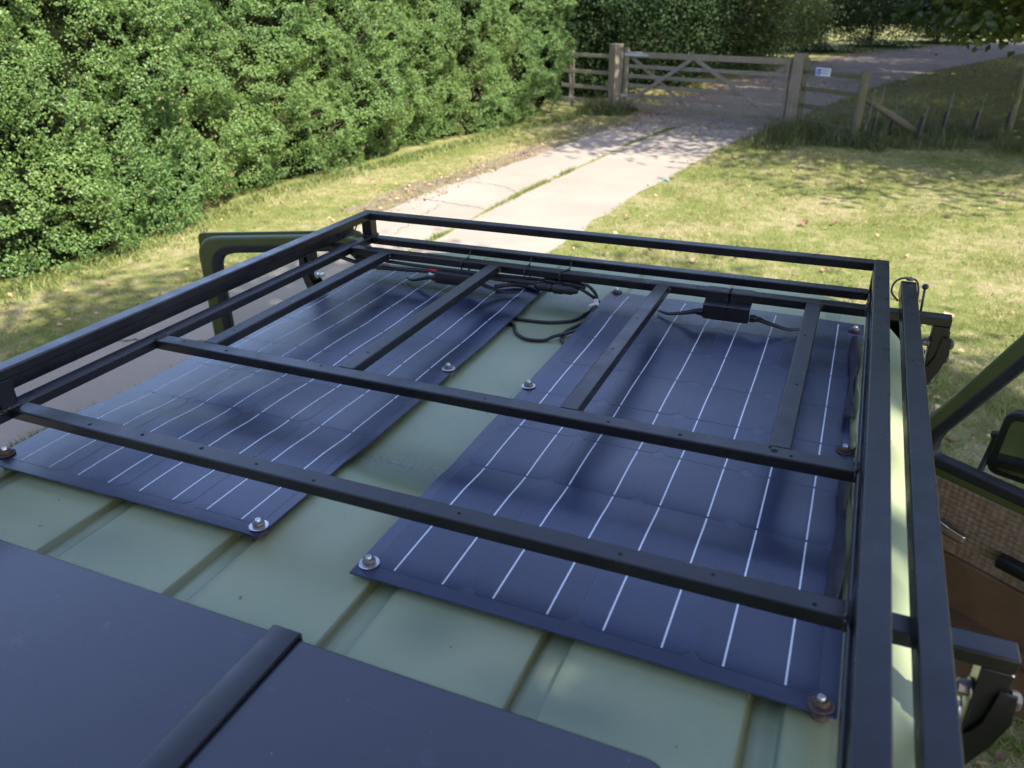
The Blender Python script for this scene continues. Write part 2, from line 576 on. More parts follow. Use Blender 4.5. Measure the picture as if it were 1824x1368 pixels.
M_mirror = simple('mirror_face', (0.5, 0.52, 0.52), 0.03, metal=1.0)
M_trim = simple('brown_quilt', (0.25, 0.175, 0.12), 0.6, vary=0.25, scale=40, bump=0.3, bscale=350)
M_leather = simple('brown_vinyl', (0.15, 0.088, 0.048), 0.45, vary=0.15, scale=10)
M_chrome = simple('chrome', (0.8, 0.8, 0.82), 0.12, metal=1.0)


def wood(name, a, b, moss=0.0):
    n = N(name)
    mp = n.node('ShaderNodeMapping'); mp.inputs['Scale'].default_value = (9, 9, 1.2)
    tc = n.node('ShaderNodeTexCoord'); n.l.new(tc.outputs['Object'], mp.inputs[0])
    c = n.ramp(n.noise(4, 6, 0.65, vec=mp.outputs[0]), [(0.3, a), (0.7, b)])
    if moss: c = n.mix(n.ramp(n.noise(2.5, 5, 0.65), [(0.45, 0.0), (0.65, moss)]), c, (0.10, 0.12, 0.025))
    n.color(c).set(Roughness=0.85); n.bump(n.noise(12, 6, 0.7, vec=mp.outputs[0]), 0.5, 0.01)
    return n.m


M_wood = wood('weathered_wood', (0.165, 0.138, 0.095), (0.27, 0.23, 0.165), 0.35)
M_wood2 = wood('grey_wood', (0.17, 0.145, 0.11), (0.27, 0.235, 0.185), 0.3)
M_moss = wood('mossy_wood', (0.095, 0.082, 0.05), (0.16, 0.145, 0.085), 0.85)
M_galv = simple('galvanised', (0.55, 0.60, 0.66), 0.45, metal=0.5)
M_guard = simple('tree_guard_plastic', (0.02, 0.022, 0.026), 0.5)
M_cane = simple('bamboo_cane', (0.17, 0.14, 0.095), 0.7, vary=0.2)
M_blue = simple('sign_blue', (0.05, 0.11, 0.42), 0.4)
M_txt = simple('sign_dark', (0.05, 0.06, 0.09), 0.5)
M_sign = simple('sign_white', (0.72, 0.74, 0.76), 0.4)
M_bluelit = simple('blue_wrapper', (0.22, 0.42, 0.46), 0.4)

# ------------------------------------------------------------------ ground, driveway
LEFT = [(-7.6, -12), (-6.6, -2), (-6.15, 3), (-5.95, 6), (-5.82, 9), (-5.72, 11.6), (-5.38, 14.3), (-5.15, 16.6), (-4.84, 18.5), (-4.5, 22), (-3.9, 28), (-2.8, 35), (-1.35, 40), (1.54, 48.5), (7.7, 57.4), (20, 70)]
SEAM = [(-5.6, -12), (-5.0, -2), (-4.72, 3), (-4.6, 6), (-4.52, 9.2), (-4.46, 11.2), (-4.25, 14), (-4.15, 15.5), (-3.85, 17.5), (-3.4, 20), (-2.6, 26), (-1.3, 33), (0.1, 38), (3.2, 46), (9.2, 53), (21.5, 65)]
RIGHT = [(-3.9, -12), (-3.4, -2), (-3.15, 3), (-3.08, 6), (-3.0, 9.3), (-2.92, 10.7), (-2.77, 12.1), (-2.6, 13.6), (-2.5, 14.8), (-2.3, 16.3), (-1.9, 18.4), (-0.9, 23), (0.2, 28.4), (2.15, 34.8), (6.2, 45), (24, 62)]


def line_x(L, y): return np.interp(y, [p[1] for p in L], [p[0] for p in L])


gv = [(-400, -400, 0), (400, -400, 0), (400, 400, 0), (-400, 400, 0)]
ground = MB().add(gv, [(0, 1, 2, 3)]).build('ground', M_ground)
tag(ground, 'dry patchy lawn of straw and green grass', kind='structure')


def strip(name, La, Lb, z, ja, jb, y0=-12, y1=60, step=0.12, inset=(0, 0)):
    ys = np.arange(y0, y1, step)
    pa = np.stack([ys, ys*0, ys*0], 1)
    xa = line_x(La, ys) + inset[0] + ja*(fbm(pa*2.0 + 3.1, 5, 4)-0.5)*2
    xb = line_x(Lb, ys) - inset[1] + jb*(fbm(pa*2.0 + 9.7, 9, 4)-0.5)*2
    n = len(ys)
    v = np.concatenate([np.stack([xa, ys, np.full(n, z)], 1), np.stack([xb, ys, np.full(n, z)], 1)])
    f = [(i, n+i, n+i+1, i+1) for i in range(n-1)]
    return npmesh(name, v, np.array(f))


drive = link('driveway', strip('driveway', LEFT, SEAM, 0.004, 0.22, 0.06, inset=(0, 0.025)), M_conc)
tag(drive, 'pinkish concrete driveway slab next to the hedge', kind='structure')
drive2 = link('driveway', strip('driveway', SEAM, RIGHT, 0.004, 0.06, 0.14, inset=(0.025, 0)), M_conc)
tag(drive2, 'pinkish concrete driveway slab next to the lawn', kind='structure')
dirt = link('path_edge', strip('path_edge', [(x-0.55, y) for x, y in LEFT], [(x+0.3, y) for x, y in LEFT], 0.002, 0.35, 0.1, y0=9), M_dirt)
tag(dirt, 'bare dirt and leaf verge along the driveway edge', kind='structure')
# cracks across the slabs
ck = MB()
for (x0, y0, x1, y1, w) in ((-5.7, 10.0, -4.6, 9.75, 0.02), (-5.6, 11.3, -4.9, 11.15, 0.016), (-4.9, 11.15, -4.5, 10.7, 0.014), (-5.8, 4.35, -4.7, 4.7, 0.03), (-4.4, 7.2, -3.1, 7.35, 0.014), (-4.9, 17.2, -2.1, 16.9, 0.03), (-5.0, 18.6, -1.9, 18.0, 0.03), (-5.3, 9.8, -5.1, 8.2, 0.012)):
    k = 26; P = []
    for i in range(k+1):
        t = i/k
        P.append((x0+(x1-x0)*t + random.uniform(-.03, .03), y0+(y1-y0)*t + random.uniform(-.035, .035)))
    vv = []
    dx, dy = x1-x0, y1-y0; L = math.hypot(dx, dy); nx, ny = -dy/L, dx/L
    for p in P:
        ww = w*random.uniform(0.2, 0.8)
        vv += [(p[0]+nx*ww, p[1]+ny*ww, 0.0065), (p[0]-nx*ww, p[1]-ny*ww, 0.0065)]
    ck.add(vv, [(2*i, 2*i+1, 2*i+3, 2*i+2) for i in range(k)])
tag(ck.build('driveway_crack', M_crack), 'dark cracks across the concrete slabs', kind='structure')

# ------------------------------------------------------------------ grass
HEDGE = [(-9.6, -8), (-8.6, 0), (-7.95, 4), (-7.75, 6), (-7.95, 7.5), (-8.2, 9.4), (-7.95, 11.1), (-7.65, 13.4), (-7.3, 16.1), (-6.75, 18.6), (-6.5, 19.7)]


def on_drive(x, y, pad=0.0):
    l = line_x(LEFT, y) + pad; r = line_x(RIGHT, y) - pad
    return (x > l) & (x < r)


def scatter(n, x0, x1, y0, y1, power=1.0):
    u = rng.uniform(0, 1, n)**power
    y = y0 + (y1-y0)*u
    x = rng.uniform(x0, x1, n)
    return np.stack([x, y], 1)


def lawn_filter(p):
    k = ~on_drive(p[:, 0], p[:, 1], 0.03)
    k &= p[:, 0] > line_x(HEDGE, p[:, 1]) + 0.2
    # under the van nothing grows long
    k &= ~((p[:, 0] > -1.5) & (p[:, 0] < 0.3) & (p[:, 1] < 2.9) & (p[:, 1] > -2.2))
    d = fbm(np.stack([p[:, 0]*1.3, p[:, 1]*1.3, p[:, 0]*0], 1), 21, 3)
    k &= rng.uniform(0, 1, len(p)) < np.clip((d-0.2)*2.2, 0.25, 1)
    return p[k]


P1 = lawn_filter(np.concatenate([scatter(330000, -3.2, 5.0, 2.6, 16.8, 1.05), scatter(40000, 5, 9, 3, 17), scatter(110000, -8.4, -4.7, 2.4, 19, 1.0), scatter(60000, 0.25, 2.8, -0.5, 6.5)]))
g1 = fbm(np.stack([P1[:, 0]*.9, P1[:, 1]*.9, P1[:, 0]*0], 1), 33, 3)
hh = rng.uniform(0.018, 0.05, len(P1))*(0.6 + 0.9*g1)
gr = link('grass', blade_mesh('grass', P1, 0.0, hh, rng.uniform(0.004, 0.009, len(P1)), 1.6), M_blade)
tag(gr, 'short dry mown grass covering the lawn', kind='stuff')
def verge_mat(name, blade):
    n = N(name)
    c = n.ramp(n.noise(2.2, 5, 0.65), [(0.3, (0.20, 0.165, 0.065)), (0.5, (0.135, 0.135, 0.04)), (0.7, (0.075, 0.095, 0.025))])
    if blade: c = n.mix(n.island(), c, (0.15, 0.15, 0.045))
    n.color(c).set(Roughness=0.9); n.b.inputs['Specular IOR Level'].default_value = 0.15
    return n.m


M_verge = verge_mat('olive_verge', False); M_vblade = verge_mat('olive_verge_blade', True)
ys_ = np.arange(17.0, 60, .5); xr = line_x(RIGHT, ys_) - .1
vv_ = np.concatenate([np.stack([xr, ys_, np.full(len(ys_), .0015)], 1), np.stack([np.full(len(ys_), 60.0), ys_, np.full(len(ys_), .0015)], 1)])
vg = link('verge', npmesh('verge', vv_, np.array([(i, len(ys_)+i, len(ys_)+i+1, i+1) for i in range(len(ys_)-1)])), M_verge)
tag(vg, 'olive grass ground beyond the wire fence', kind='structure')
P2 = scatter(60000, -4, 14, 19.5, 46)
P2 = P2[~on_drive(P2[:, 0], P2[:, 1])]
P2 = P2[P2[:, 0] > line_x(RIGHT, P2[:, 1])]
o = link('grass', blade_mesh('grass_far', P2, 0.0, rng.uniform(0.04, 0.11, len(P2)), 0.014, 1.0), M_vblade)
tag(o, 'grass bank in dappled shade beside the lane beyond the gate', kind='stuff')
# weeds in the seam between the slabs
ys = rng.uniform(2.2, 17.8, 9000)
dens = fbm(np.stack([ys*1.6, ys*0, ys*0], 1), 4, 3)
ys = ys[rng.uniform(0, 1, len(ys)) < np.clip((dens-0.42)*4, 0.02, 1)]
P3 = np.stack([line_x(SEAM, ys) + rng.normal(0, 0.028, len(ys)), ys], 1)
o = link('weed', blade_mesh('weed', P3, 0.0, rng.uniform(0.02, 0.075, len(P3)), 0.011, 1.3), M_weed)
tag(o, 'line of grass weeds growing in the driveway seam', kind='stuff')
# long grass below the fences
P4 = np.concatenate([scatter(5200, -1.5, 0.4, 16.0, 18.6), scatter(9000, 0.0, 6.5, 16.4, 19.4), scatter(2500, -6.6, -5.3, 19.2, 20.6), scatter(1500, -1.9, -1.1, 15.6, 18)])
d = fbm(np.stack([P4[:, 0]*1.4, P4[:, 1]*1.4, P4[:, 0]*0], 1), 71, 3)
P4 = P4[(d > 0.42)]
o = link('long_grass', blade_mesh('long_grass', P4, 0.0, rng.uniform(0.06, 0.22, len(P4)) + 0.35*rng.uniform(0, 1, len(P4))**4, 0.010, 0.9, 2), M_tall)
tag(o, 'long rank grass around the fence posts', kind='stuff')

# fallen leaves: a mass of small ones, and bigger curled ones on the lawn
P5 = np.concatenate([scatter(420, -6.3, -5.5, 9, 19), scatter(600, -5.2, -2.0, 16.5, 20), scatter(3600, -6, 0, 19, 30), scatter(6500, -6, 12, 28, 55), scatter(420, -3, 6, 3, 16), scatter(250, -8, -5.6, 2.5, 12), scatter(300, 0.3, 3, 1, 6)])
keep = np.ones(len(P5), bool)
far = P5[:, 1] > 19
keep &= ~(far & (rng.uniform(0, 1, len(P5)) < 0.75) & (P5[:, 0] > line_x(LEFT, P5[:, 1])+0.5))
P5 = P5[keep]
n5 = len(P5)
nn = unit(np.stack([rng.normal(0, .45, n5), rng.normal(0, .45, n5), np.ones(n5)], 1))
o = link('leaf_litter', leaf_mesh('leaf_litter', np.stack([P5[:, 0], P5[:, 1], rng.uniform(0.012, 0.03, n5)], 1), nn, rng.uniform(0.03, 0.07, n5), 0.7, 0.5),
         leaf_mat('litter', (0.15, 0.07, 0.03), (0.30, 0.17, 0.07), (0.46, 0.33, 0.17), trans=0.1, rough=0.7))
tag(o, 'scattered small dry brown leaves on the ground', kind='stuff')


def curled_leaf():
    v = []; f = []
    nu, nv = 6, 4
    for i in range(nu+1):
        for j in range(nv+1):
            u = i/nu; w = (j/nv-0.5)
            wid = 0.055*math.sin(math.pi*min(max(u, 0.02), 0.98))**0.7
            v.append(((u-0.5)*0.11, w*2*wid, 0.022*abs(w*2)**1.5 + 0.03*(u-0.4)**2*4*0.4 + 0.004*math.sin(9*u+5*w)))
    for i in range(nu):
        for j in range(nv):
            a = i*(nv+1)+j
            f.append((a, a+1, a+nv+2, a+nv+1))
    return v, f


v0, f0 = curled_leaf()
lm = bpy.data.meshes.new('fallen_leaf'); lm.from_pydata(v0, [], f0); lm.materials.append(M_dead)
lm.polygons.foreach_set('use_smooth', [True]*len(lm.polygons))
lm2 = lm.copy(); lm2.materials.clear(); lm2.materials.append(simple('pale_leaf', (0.40, 0.30, 0.17), 0.75, vary=0.3, scale=12))
for k in range(64):
    for _ in range(40):
        y = random.uniform(4.5, 15); x = random.uniform(-2.9, 4.5)
        if not on_drive(np.array([x]), np.array([y]))[0] and x < 0.17*y + 2.4: break
    if k >= 54: x = random.uniform(0.9, 2.4); y = random.uniform(3.0, 5.5)
    pale = k % 3 == 0
    o = bpy.data.objects.new('fallen_leaf', lm2 if pale else lm)
    COL.objects.link(o)
    o.location = (x, y, 0.028); s = random.uniform(0.4, 0.95); o.scale = (s, s, s*random.uniform(.8, 1.6))
    o.rotation_euler = (random.uniform(-.4, .4), random.uniform(-.4, .4), random.uniform(0, 6.3))
    tag(o, 'pale tan curled leaf fallen on the sunny lawn' if pale else 'brown curled leaf fallen on the dry lawn', 'fallen leaf', 'dry leaves fallen on the lawn')
o = MB().tube([(-2.76, 12.38, 0.012), (-2.73, 12.39, 0.022), (-2.69, 12.37, 0.026), (-2.65, 12.33, 0.02), (-2.63, 12.30, 0.012)], [0.006, 0.017, 0.02, 0.016, 0.006], 7).build('litter_wrapper', M_bluelit, origin=(-2.7, 12.36, 0))
tag(o, 'pale blue crumpled wrapper lying at the lawn edge by the driveway', 'litter')

# ------------------------------------------------------------------ hedge
def make_hedge():
    root = empty('hedge', (-8.3, 8, 0), 'tall dense green mixed hedge along the left of the driveway', 'hedge')
    Y0, Y1, H = -7.0, 19.9, 3.5

    def surf(y, z):
        p = np.stack([y*0.8, z*0.8, y*0], 1)
        b = (fbm(p, 41, 3)-0.5)*1.05 + (fbm(p*3.1, 47, 3)-0.5)*0.66
        x = line_x(HEDGE, y) + b + 0.02 + 0.12*np.sin(y*1.3)
        x -= 0.25*np.clip((z-2.4), 0, 2)**1.5*0.6
        x += -0.22*np.clip(0.6-z, 0, 1)
        # round off the far end
        e = np.clip((y-(Y1-1.1))/1.1, 0, 1)
        return x - 1.3*e*e
    n = 560000
    y = np.concatenate([rng.uniform(2.5, Y1, int(n*0.86)), rng.uniform(Y0, 2.5, n-int(n*0.86))])
    z = rng.uniform(0.0, 1, n)**0.92*H
    dep = rng.exponential(0.10, n)*(0.6+0.9*fbm(np.stack([y*3, z*3, y*0], 1), 88, 2))
    x = surf(y, z) - dep
    e = 0.02
    sx_y = (surf(y+e, z)-surf(y-e, z))/(2*e); sx_z = (surf(y, z+e)-surf(y, z-e))/(2*e)
    nr = unit(np.stack([np.ones(n), -sx_y, -sx_z], 1))
    nr = unit(nr*0.75 + rng.normal(0, 0.55, (n, 3)) + np.array([0.1, -0.05, 0.35]))
    # leaf clumping
    cl = fbm(np.stack([x*7, y*7, z*7], 1), 55, 2)
    cl2 = fbm(np.stack([x*2.6, y*2.6, z*2.6], 1), 57, 2)
    keep = (cl > 0.39) & ((cl2 > 0.365) | (dep > 0.20))
    pos = np.stack([x, y, z+0.02], 1)[keep]; nr = nr[keep]
    size = rng.uniform(0.022, 0.046, len(pos))*(0.66 + 0.62*fbm(pos*1.1, 61, 2))
    o = link('foliage', leaf_mesh('foliage', pos, nr, size, 0.55, 0.3), M_hedge, root); tag(o, kind='stuff')
    # top leaves
    m = 70000
    y = rng.uniform(Y0, Y1, m); t = rng.uniform(0, 1, m)
    xt = surf(y, np.full(m, H)) - t*1.8
    zt = H + 0.1*np.sin(3*y) - 0.1*rng.exponential(1, m) + 0.25*(fbm(np.stack([xt*2, y*2, y*0], 1), 5, 2)-0.5)
    o = link('foliage_top', leaf_mesh('foliage_top', np.stack([xt, y, zt], 1), unit(rng.normal(0, .5, (m, 3))+[0, 0, 1]), rng.uniform(.03, .06, m), .55, .3), M_hedge, root); tag(o, kind='stuff')
    # stray shoots standing out of the face
    sp = []; sn = []; tw2 = MB()
    for k in range(240):
        y = random.uniform(2.6, 19.4); z = random.uniform(.2, H)
        x = float(surf(np.array([y]), np.array([z]))[0])
        a = Vector((x-.12, y, z)); d = Vector((random.uniform(.5, 1), random.uniform(-.5, .5), random.uniform(.1, 1.2))).normalized()
        L = random.uniform(.18, .42)
        pts = [a + d*L*t + Vector((0, 0, -.16*L*t*t)) for t in (0, .33, .66, 1)]
        tw2.tube(pts, [.004, .0035, .003, .0015], 4)
        for t in np.linspace(.25, 1, 16):
            q = a + d*L*t + Vector((0, 0, -.16*L*t*t))
            sp.append([q.x+random.gauss(0, .018), q.y+random.gauss(0, .018), q.z+random.gauss(0, .018)]); sn.append([random.gauss(.3, .5), random.gauss(0, .5), random.gauss(.5, .4)])
    o = link('shoot', leaf_mesh('shoot', np.array(sp), unit(np.array(sn)), rng.uniform(.028, .05, len(sp)), .5, .3), M_hedge, root); tag(o, kind='stuff')
    o = tw2.build('twig', M_twig, root); tag(o, kind='stuff')
    # dead sprigs near the foot and in gaps
    m = 500
    cy = rng.uniform(3, 19, 16); cz = rng.uniform(0.15, 1.6, 16)
    k = rng.integers(0, 16, m)
    y = cy[k] + rng.normal(0, .16, m); z = np.abs(cz[k] + rng.normal(0, .22, m))
    x = surf(y, z) - rng.exponential(0.03, m) + 0.03
    o = link('dead_sprig', leaf_mesh('dead_sprig', np.stack([x, y, z], 1), unit(rng.normal(0, .7, (m, 3))+[0.7, 0, .3]), rng.uniform(.025, .05, m), .45, .3), M_dead, root); tag(o, kind='stuff')
    # inside: a solid near-black body standing in for the shade between leaves
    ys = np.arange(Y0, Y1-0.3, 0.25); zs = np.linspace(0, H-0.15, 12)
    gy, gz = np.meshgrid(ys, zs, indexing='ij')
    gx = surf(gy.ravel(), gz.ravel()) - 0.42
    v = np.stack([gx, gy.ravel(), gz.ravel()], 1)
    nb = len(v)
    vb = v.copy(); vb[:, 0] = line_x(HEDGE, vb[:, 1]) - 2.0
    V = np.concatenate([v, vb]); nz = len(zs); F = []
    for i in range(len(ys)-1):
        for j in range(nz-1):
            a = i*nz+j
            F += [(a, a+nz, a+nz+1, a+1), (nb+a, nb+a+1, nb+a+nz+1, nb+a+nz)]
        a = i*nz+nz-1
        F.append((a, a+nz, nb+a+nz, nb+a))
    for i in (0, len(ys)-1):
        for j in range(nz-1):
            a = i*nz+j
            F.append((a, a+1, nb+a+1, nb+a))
    link('shade_core', npmesh('shade_core', V, np.array(F)), M_hedge_in, root)
    tw = MB()
    for k in range(260):
        y = random.uniform(2.5, 19.2); z = random.uniform(0.05, 3.2)
        x = float(surf(np.array([y]), np.array([z]))[0])
        a = Vector((x-0.35, y+random.uniform(-.15, .15), z-0.1)); b = Vector((x+random.uniform(-.12, .06), y+random.uniform(-.2, .2), z+random.uniform(0, .3)))
        tw.tube([a, (a+b)/2 + Vector((0, 0, .03)), b], [0.008, 0.006, 0.003], 5)
    o = tw.build('twig', M_twig, root); tag(o, kind='stuff')
    # low weeds at the foot
    m = 9000
    y = rng.uniform(3, 19.5, m)
    x = line_x(HEDGE, y) + np.abs(rng.normal(0.05, .22, m)) + 0.05
    o = link('weed', blade_mesh('hedge_weed', np.stack([x, y], 1), 0.0, rng.uniform(.03, .12, m), .014, 1.1, 2), M_weed); tag(o, 'weeds and rough grass along the foot of the hedge', kind='stuff')


make_hedge()

# ------------------------------------------------------------------ trees and bushes
def tree(name, label, cat, base, trunk_h, trunk_r, centre, radii, nclump, nleaf, lsize, mat, group=None, spread=0.16, aspect=.6, zmin=None, droop=None, gap=False):
    root = empty(name, base, label, cat, group)
    base = Vector(base); centre = np.array(centre, float); radii = np.array(radii, float)
    # clump centres through the outer shell of the crown
    d = unit(rng.normal(size=(nclump, 3)))
    rr = rng.uniform(0.25, 1.0, nclump)**0.45
    cc = centre + d*rr[:, None]*radii*(0.82 + 0.36*rng.uniform(size=(nclump, 1)))
    if zmin is not None: cc[:, 2] = np.maximum(cc[:, 2], zmin + rng.uniform(0, .5, nclump))
    if droop:
        nd = 34
        cd = np.stack([rng.uniform(*droop[0], nd), rng.uniform(*droop[1], nd), rng.uniform(*droop[2], nd)], 1)
        cc = np.concatenate([cc, cd]); nclump += nd
    k = rng.integers(0, nclump, nleaf)
    sc = spread*radii.mean()
    off = rng.normal(size=(nleaf, 3))*sc*np.array([1, 1, .62])
    if droop: off[k >= nclump-34] *= 0.5
    pos = cc[k] + off
    pos[:, 2] = np.maximum(pos[:, 2], 0.05)
    if gap:    # leaves cut out along the sun's path to light the roof's right edge
        tt = (pos[:, 2]-1.87)/to_sun.z
        gx = pos[:, 0] - to_sun.x*tt; gy = pos[:, 1] - to_sun.y*tt
        wob = fbm(np.stack([gx*7, gy*6, gx*0], 1), 15, 2)
        cut = ((gx-.17)/.13)**2 + ((gy-1.2)/.75)**2 < -.25 + 1.9*wob
        pos = pos[~cut]; off = off[~cut]; nleaf = len(pos)
    nrm = unit(unit(off)*0.5 + rng.normal(0, .5, (nleaf, 3)) + np.array([0, 0, .6]))
    size = rng.uniform(.7, 1.3, nleaf)*lsize
    o = link('crown', leaf_mesh('crown', pos, nrm, size, aspect, .3), mat, root); tag(o, kind='stuff')
    t = MB()
    top = Vector((centre[0], centre[1], centre[2]))
    pts = [base + (Vector((base.x + (top.x-base.x)*s**2, base.y + (top.y-base.y)*s**2, base.z + (top.z-base.z)*s)) - base) for s in np.linspace(0, 1, 8)]
    t.tube(pts, [trunk_r*(1.35 if i == 0 else 1.0 - 0.09*i) for i in range(8)], 10)
    link_ = t.build('trunk', M_bark, root, smooth=True)
    b = MB()
    sel = rng.permutation(nclump)[:min(nclump, 26)]
    for i in sel:
        s = random.uniform(.45, .95)
        a = Vector(pts[int(s*7)]); e = Vector(cc[i])
        mid = (a+e)/2 + Vector((0, 0, 0.08*(e-a).length))
        b.tube([a, mid, e], [trunk_r*.32, trunk_r*.18, trunk_r*.06], 6)
    o = b.build('limb', M_bark, root, smooth=True)
    return root


# the tree that shades the van stands behind and to the right of it, out of the picture
tree('broadleaf_tree', 'broad leafy tree behind the van, its shade covering the roof', 'tree', (6.8, -3.0, 0), 4, 0.28, (5.5, -1.0, 8.2), (5.6, 4.7, 2.9), 440, 125000, 0.155, M_chest, spread=0.12, gap=True)
tree('back_shade_tree', 'unseen leafy tree added farther behind the van to block skylight', 'tree', (-1.5, -9.5, 0), 4, 0.4, (-1.2, -8.5, 6.5), (6.5, 4.0, 4.2), 300, 36000, 0.19, M_chest, spread=0.12)  # unseen, added to darken the rack faces turned to the camera
# chestnut right of the lane, hanging over it
tree('chestnut_tree', 'large chestnut tree with low branches hanging over the lane', 'tree', (9.5, 18.5, 0), 4, 0.42, (6.2, 18.2, 6.3), (8.2, 7.9, 3.2), 460, 98000, 0.185, M_chest, spread=0.10, zmin=3.1, droop=((0.6, 4.5), (17.5, 22), (2.0, 3.0)))
tree('lime_tree', 'tall lime tree shading the first bend of the lane', 'tree', (10.5, 31.5, 0), 4, 0.4, (6.8, 30.0, 6.8), (8.5, 7.0, 3.2), 300, 42000, 0.29, M_chest, spread=0.11, zmin=3.4)
tree('sycamore_tree', 'wide sycamore tree shading the far end of the lane', 'tree', (15, 45, 0), 4, 0.45, (11.0, 43.5, 7.2), (9.5, 8.0, 3.3), 300, 42000, 0.32, M_chest, spread=0.11, zmin=3.6)
tree('left_shade_tree', 'tall unseen tree added left of the lane to block skylight', 'tree', (-13, 25, 0), 5, 0.4, (-12.5, 25, 7.5), (5.0, 5.5, 4.0), 260, 40000, 0.26, M_chest, spread=0.12, zmin=3.4)  # unseen, added to block skylight from the left of the gate
tree('far_left_shade_tree', 'farther unseen tree added at the far left of the lane to block skylight', 'tree', (-12, 37, 0), 5, 0.4, (-10, 37, 8.0), (5.5, 5.5, 4.2), 260, 40000, 0.28, M_chest, spread=0.12, zmin=3.6)  # second unseen tree, added to deepen the shade along the lane
# bushes beyond the gate
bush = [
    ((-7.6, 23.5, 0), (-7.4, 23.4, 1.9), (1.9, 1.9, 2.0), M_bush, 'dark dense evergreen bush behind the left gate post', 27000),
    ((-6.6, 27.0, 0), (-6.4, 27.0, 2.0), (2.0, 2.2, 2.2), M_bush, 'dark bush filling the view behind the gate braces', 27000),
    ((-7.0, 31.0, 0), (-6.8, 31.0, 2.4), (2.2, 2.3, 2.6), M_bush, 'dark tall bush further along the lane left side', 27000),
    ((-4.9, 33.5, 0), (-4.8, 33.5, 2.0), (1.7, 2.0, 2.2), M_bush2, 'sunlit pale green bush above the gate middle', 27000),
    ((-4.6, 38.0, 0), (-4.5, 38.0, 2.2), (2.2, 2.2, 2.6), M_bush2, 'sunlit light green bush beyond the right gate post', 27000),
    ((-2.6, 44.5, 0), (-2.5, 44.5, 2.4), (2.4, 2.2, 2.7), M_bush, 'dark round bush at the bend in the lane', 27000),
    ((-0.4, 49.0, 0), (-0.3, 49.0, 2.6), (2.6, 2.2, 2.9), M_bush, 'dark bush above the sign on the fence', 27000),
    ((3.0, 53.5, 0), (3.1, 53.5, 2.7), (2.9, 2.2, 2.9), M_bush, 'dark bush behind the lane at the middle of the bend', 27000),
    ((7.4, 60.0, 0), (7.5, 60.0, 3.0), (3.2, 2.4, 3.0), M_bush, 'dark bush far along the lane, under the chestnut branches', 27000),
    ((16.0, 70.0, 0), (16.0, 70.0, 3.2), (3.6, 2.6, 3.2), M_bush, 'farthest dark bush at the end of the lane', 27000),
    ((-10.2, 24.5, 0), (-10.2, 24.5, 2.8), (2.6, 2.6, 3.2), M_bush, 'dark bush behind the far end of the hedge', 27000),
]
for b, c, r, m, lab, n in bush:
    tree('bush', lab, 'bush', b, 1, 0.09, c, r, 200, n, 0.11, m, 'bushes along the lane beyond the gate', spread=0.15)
# far wood closing the view
n = 30000
x = rng.uniform(-60, 90, n); y = 88 + 0.15*np.abs(x) + rng.normal(0, 2, n); z = rng.uniform(0.1, 9, n)*(0.6+0.5*fbm(np.stack([x*.2, x*0, x*0], 1), 6, 2))
o = link('far_wood', leaf_mesh('far_wood', np.stack([x, y, z], 1), unit(rng.normal(0, .6, (n, 3))+[0, -.6, .5]), rng.uniform(.5, 1.2, n), .7, .2), M_bush)
tag(o, 'dark distant wood closing the view behind the lane', 'wood', kind='stuff')

# ------------------------------------------------------------------ gate, posts, fences
GA = Vector((-5.58, 20.05, 0)); GB = Vector((-1.58, 18.42, 0))
gd = (GB-GA).normalized(); gn = Vector((gd.y, -gd.x, 0))   # gn faces the camera
gate = empty('field_gate', GA, 'weathered wooden field gate with diagonal braces, closed across the driveway', 'gate')


def gp(g, z, off=0.0): return GA + (GB-GA)*g + gn*off + Vector((0, 0, z))


for z, h in ((1.335, 0.125), (1.075, 0.085), (0.855, 0.085), (0.64, 0.085), (0.415, 0.085), (0.19, 0.10)):
    MB().bar(gp(0.0, z), gp(1.0, z), 0.028 if h < .12 else 0.06, h, 0.006, 2).build('rail', M_wood2 if h < .09 else M_wood, gate)
MB().bar(gp(0.012, 0.10), gp(0.012, 1.50), 0.10, 0.075, 0.006, 2, upv=gn).build('hanging_stile', M_wood, gate)
MB().bar(gp(0.988, 0.12), gp(0.988, 1.40), 0.075, 0.075, 0.006, 2, upv=gn).build('closing_stile', M_wood, gate)
for g0, z0, g1, z1, of in ((0.03, 0.22, 0.44, 1.29, 0.032), (0.04, 1.28, 0.44, 0.20, -0.032), (0.47, 1.29, 0.96, 0.20, 0.032), (0.99, 1.27, 0.88, 0.98, -0.032)):
    MB().bar(gp(g0, z0, of), gp(g1, z1, of), 0.09, 0.028, 0.005, 2, upv=gn).build('brace', M_wood2, gate)
MB().bar(gp(0.0, 1.335, 0.037), gp(0.16, 1.335, 0.037), 0.06, 0.008, 0.002, 2, upv=gn).build('hinge_strap', M_galv, gate)
MB().bar(gp(-0.01, 0.40, 0.045), gp(0.03, 0.40, 0.045), 0.05, 0.02, 0.004, 2, upv=gn).build('lower_hinge', M_galv, gate)


def post(name, loc, w, h, mat, label, cat, rot=0.0, square=True):
    loc = Vector(loc)
    mb = MB()
    if square:
        mb.bar(loc + Vector((0, 0, -.1)), loc + Vector((0, 0, h)), w, w, 0.012, 3, upv=Vector((math.sin(rot), math.cos(rot), 0)))
    else:
        mb.tube([loc + Vector((0, 0, -.1)), loc + Vector((0.01, 0, h*.5)), loc + Vector((0, 0, h-.02)), loc + Vector((0, 0, h))], [w*.52, w*.5, w*.48, w*.4], 12)
    o = mb.build(name, mat, origin=loc, smooth=not square, sharp=None if square else 50)
    return tag(o, label, cat)


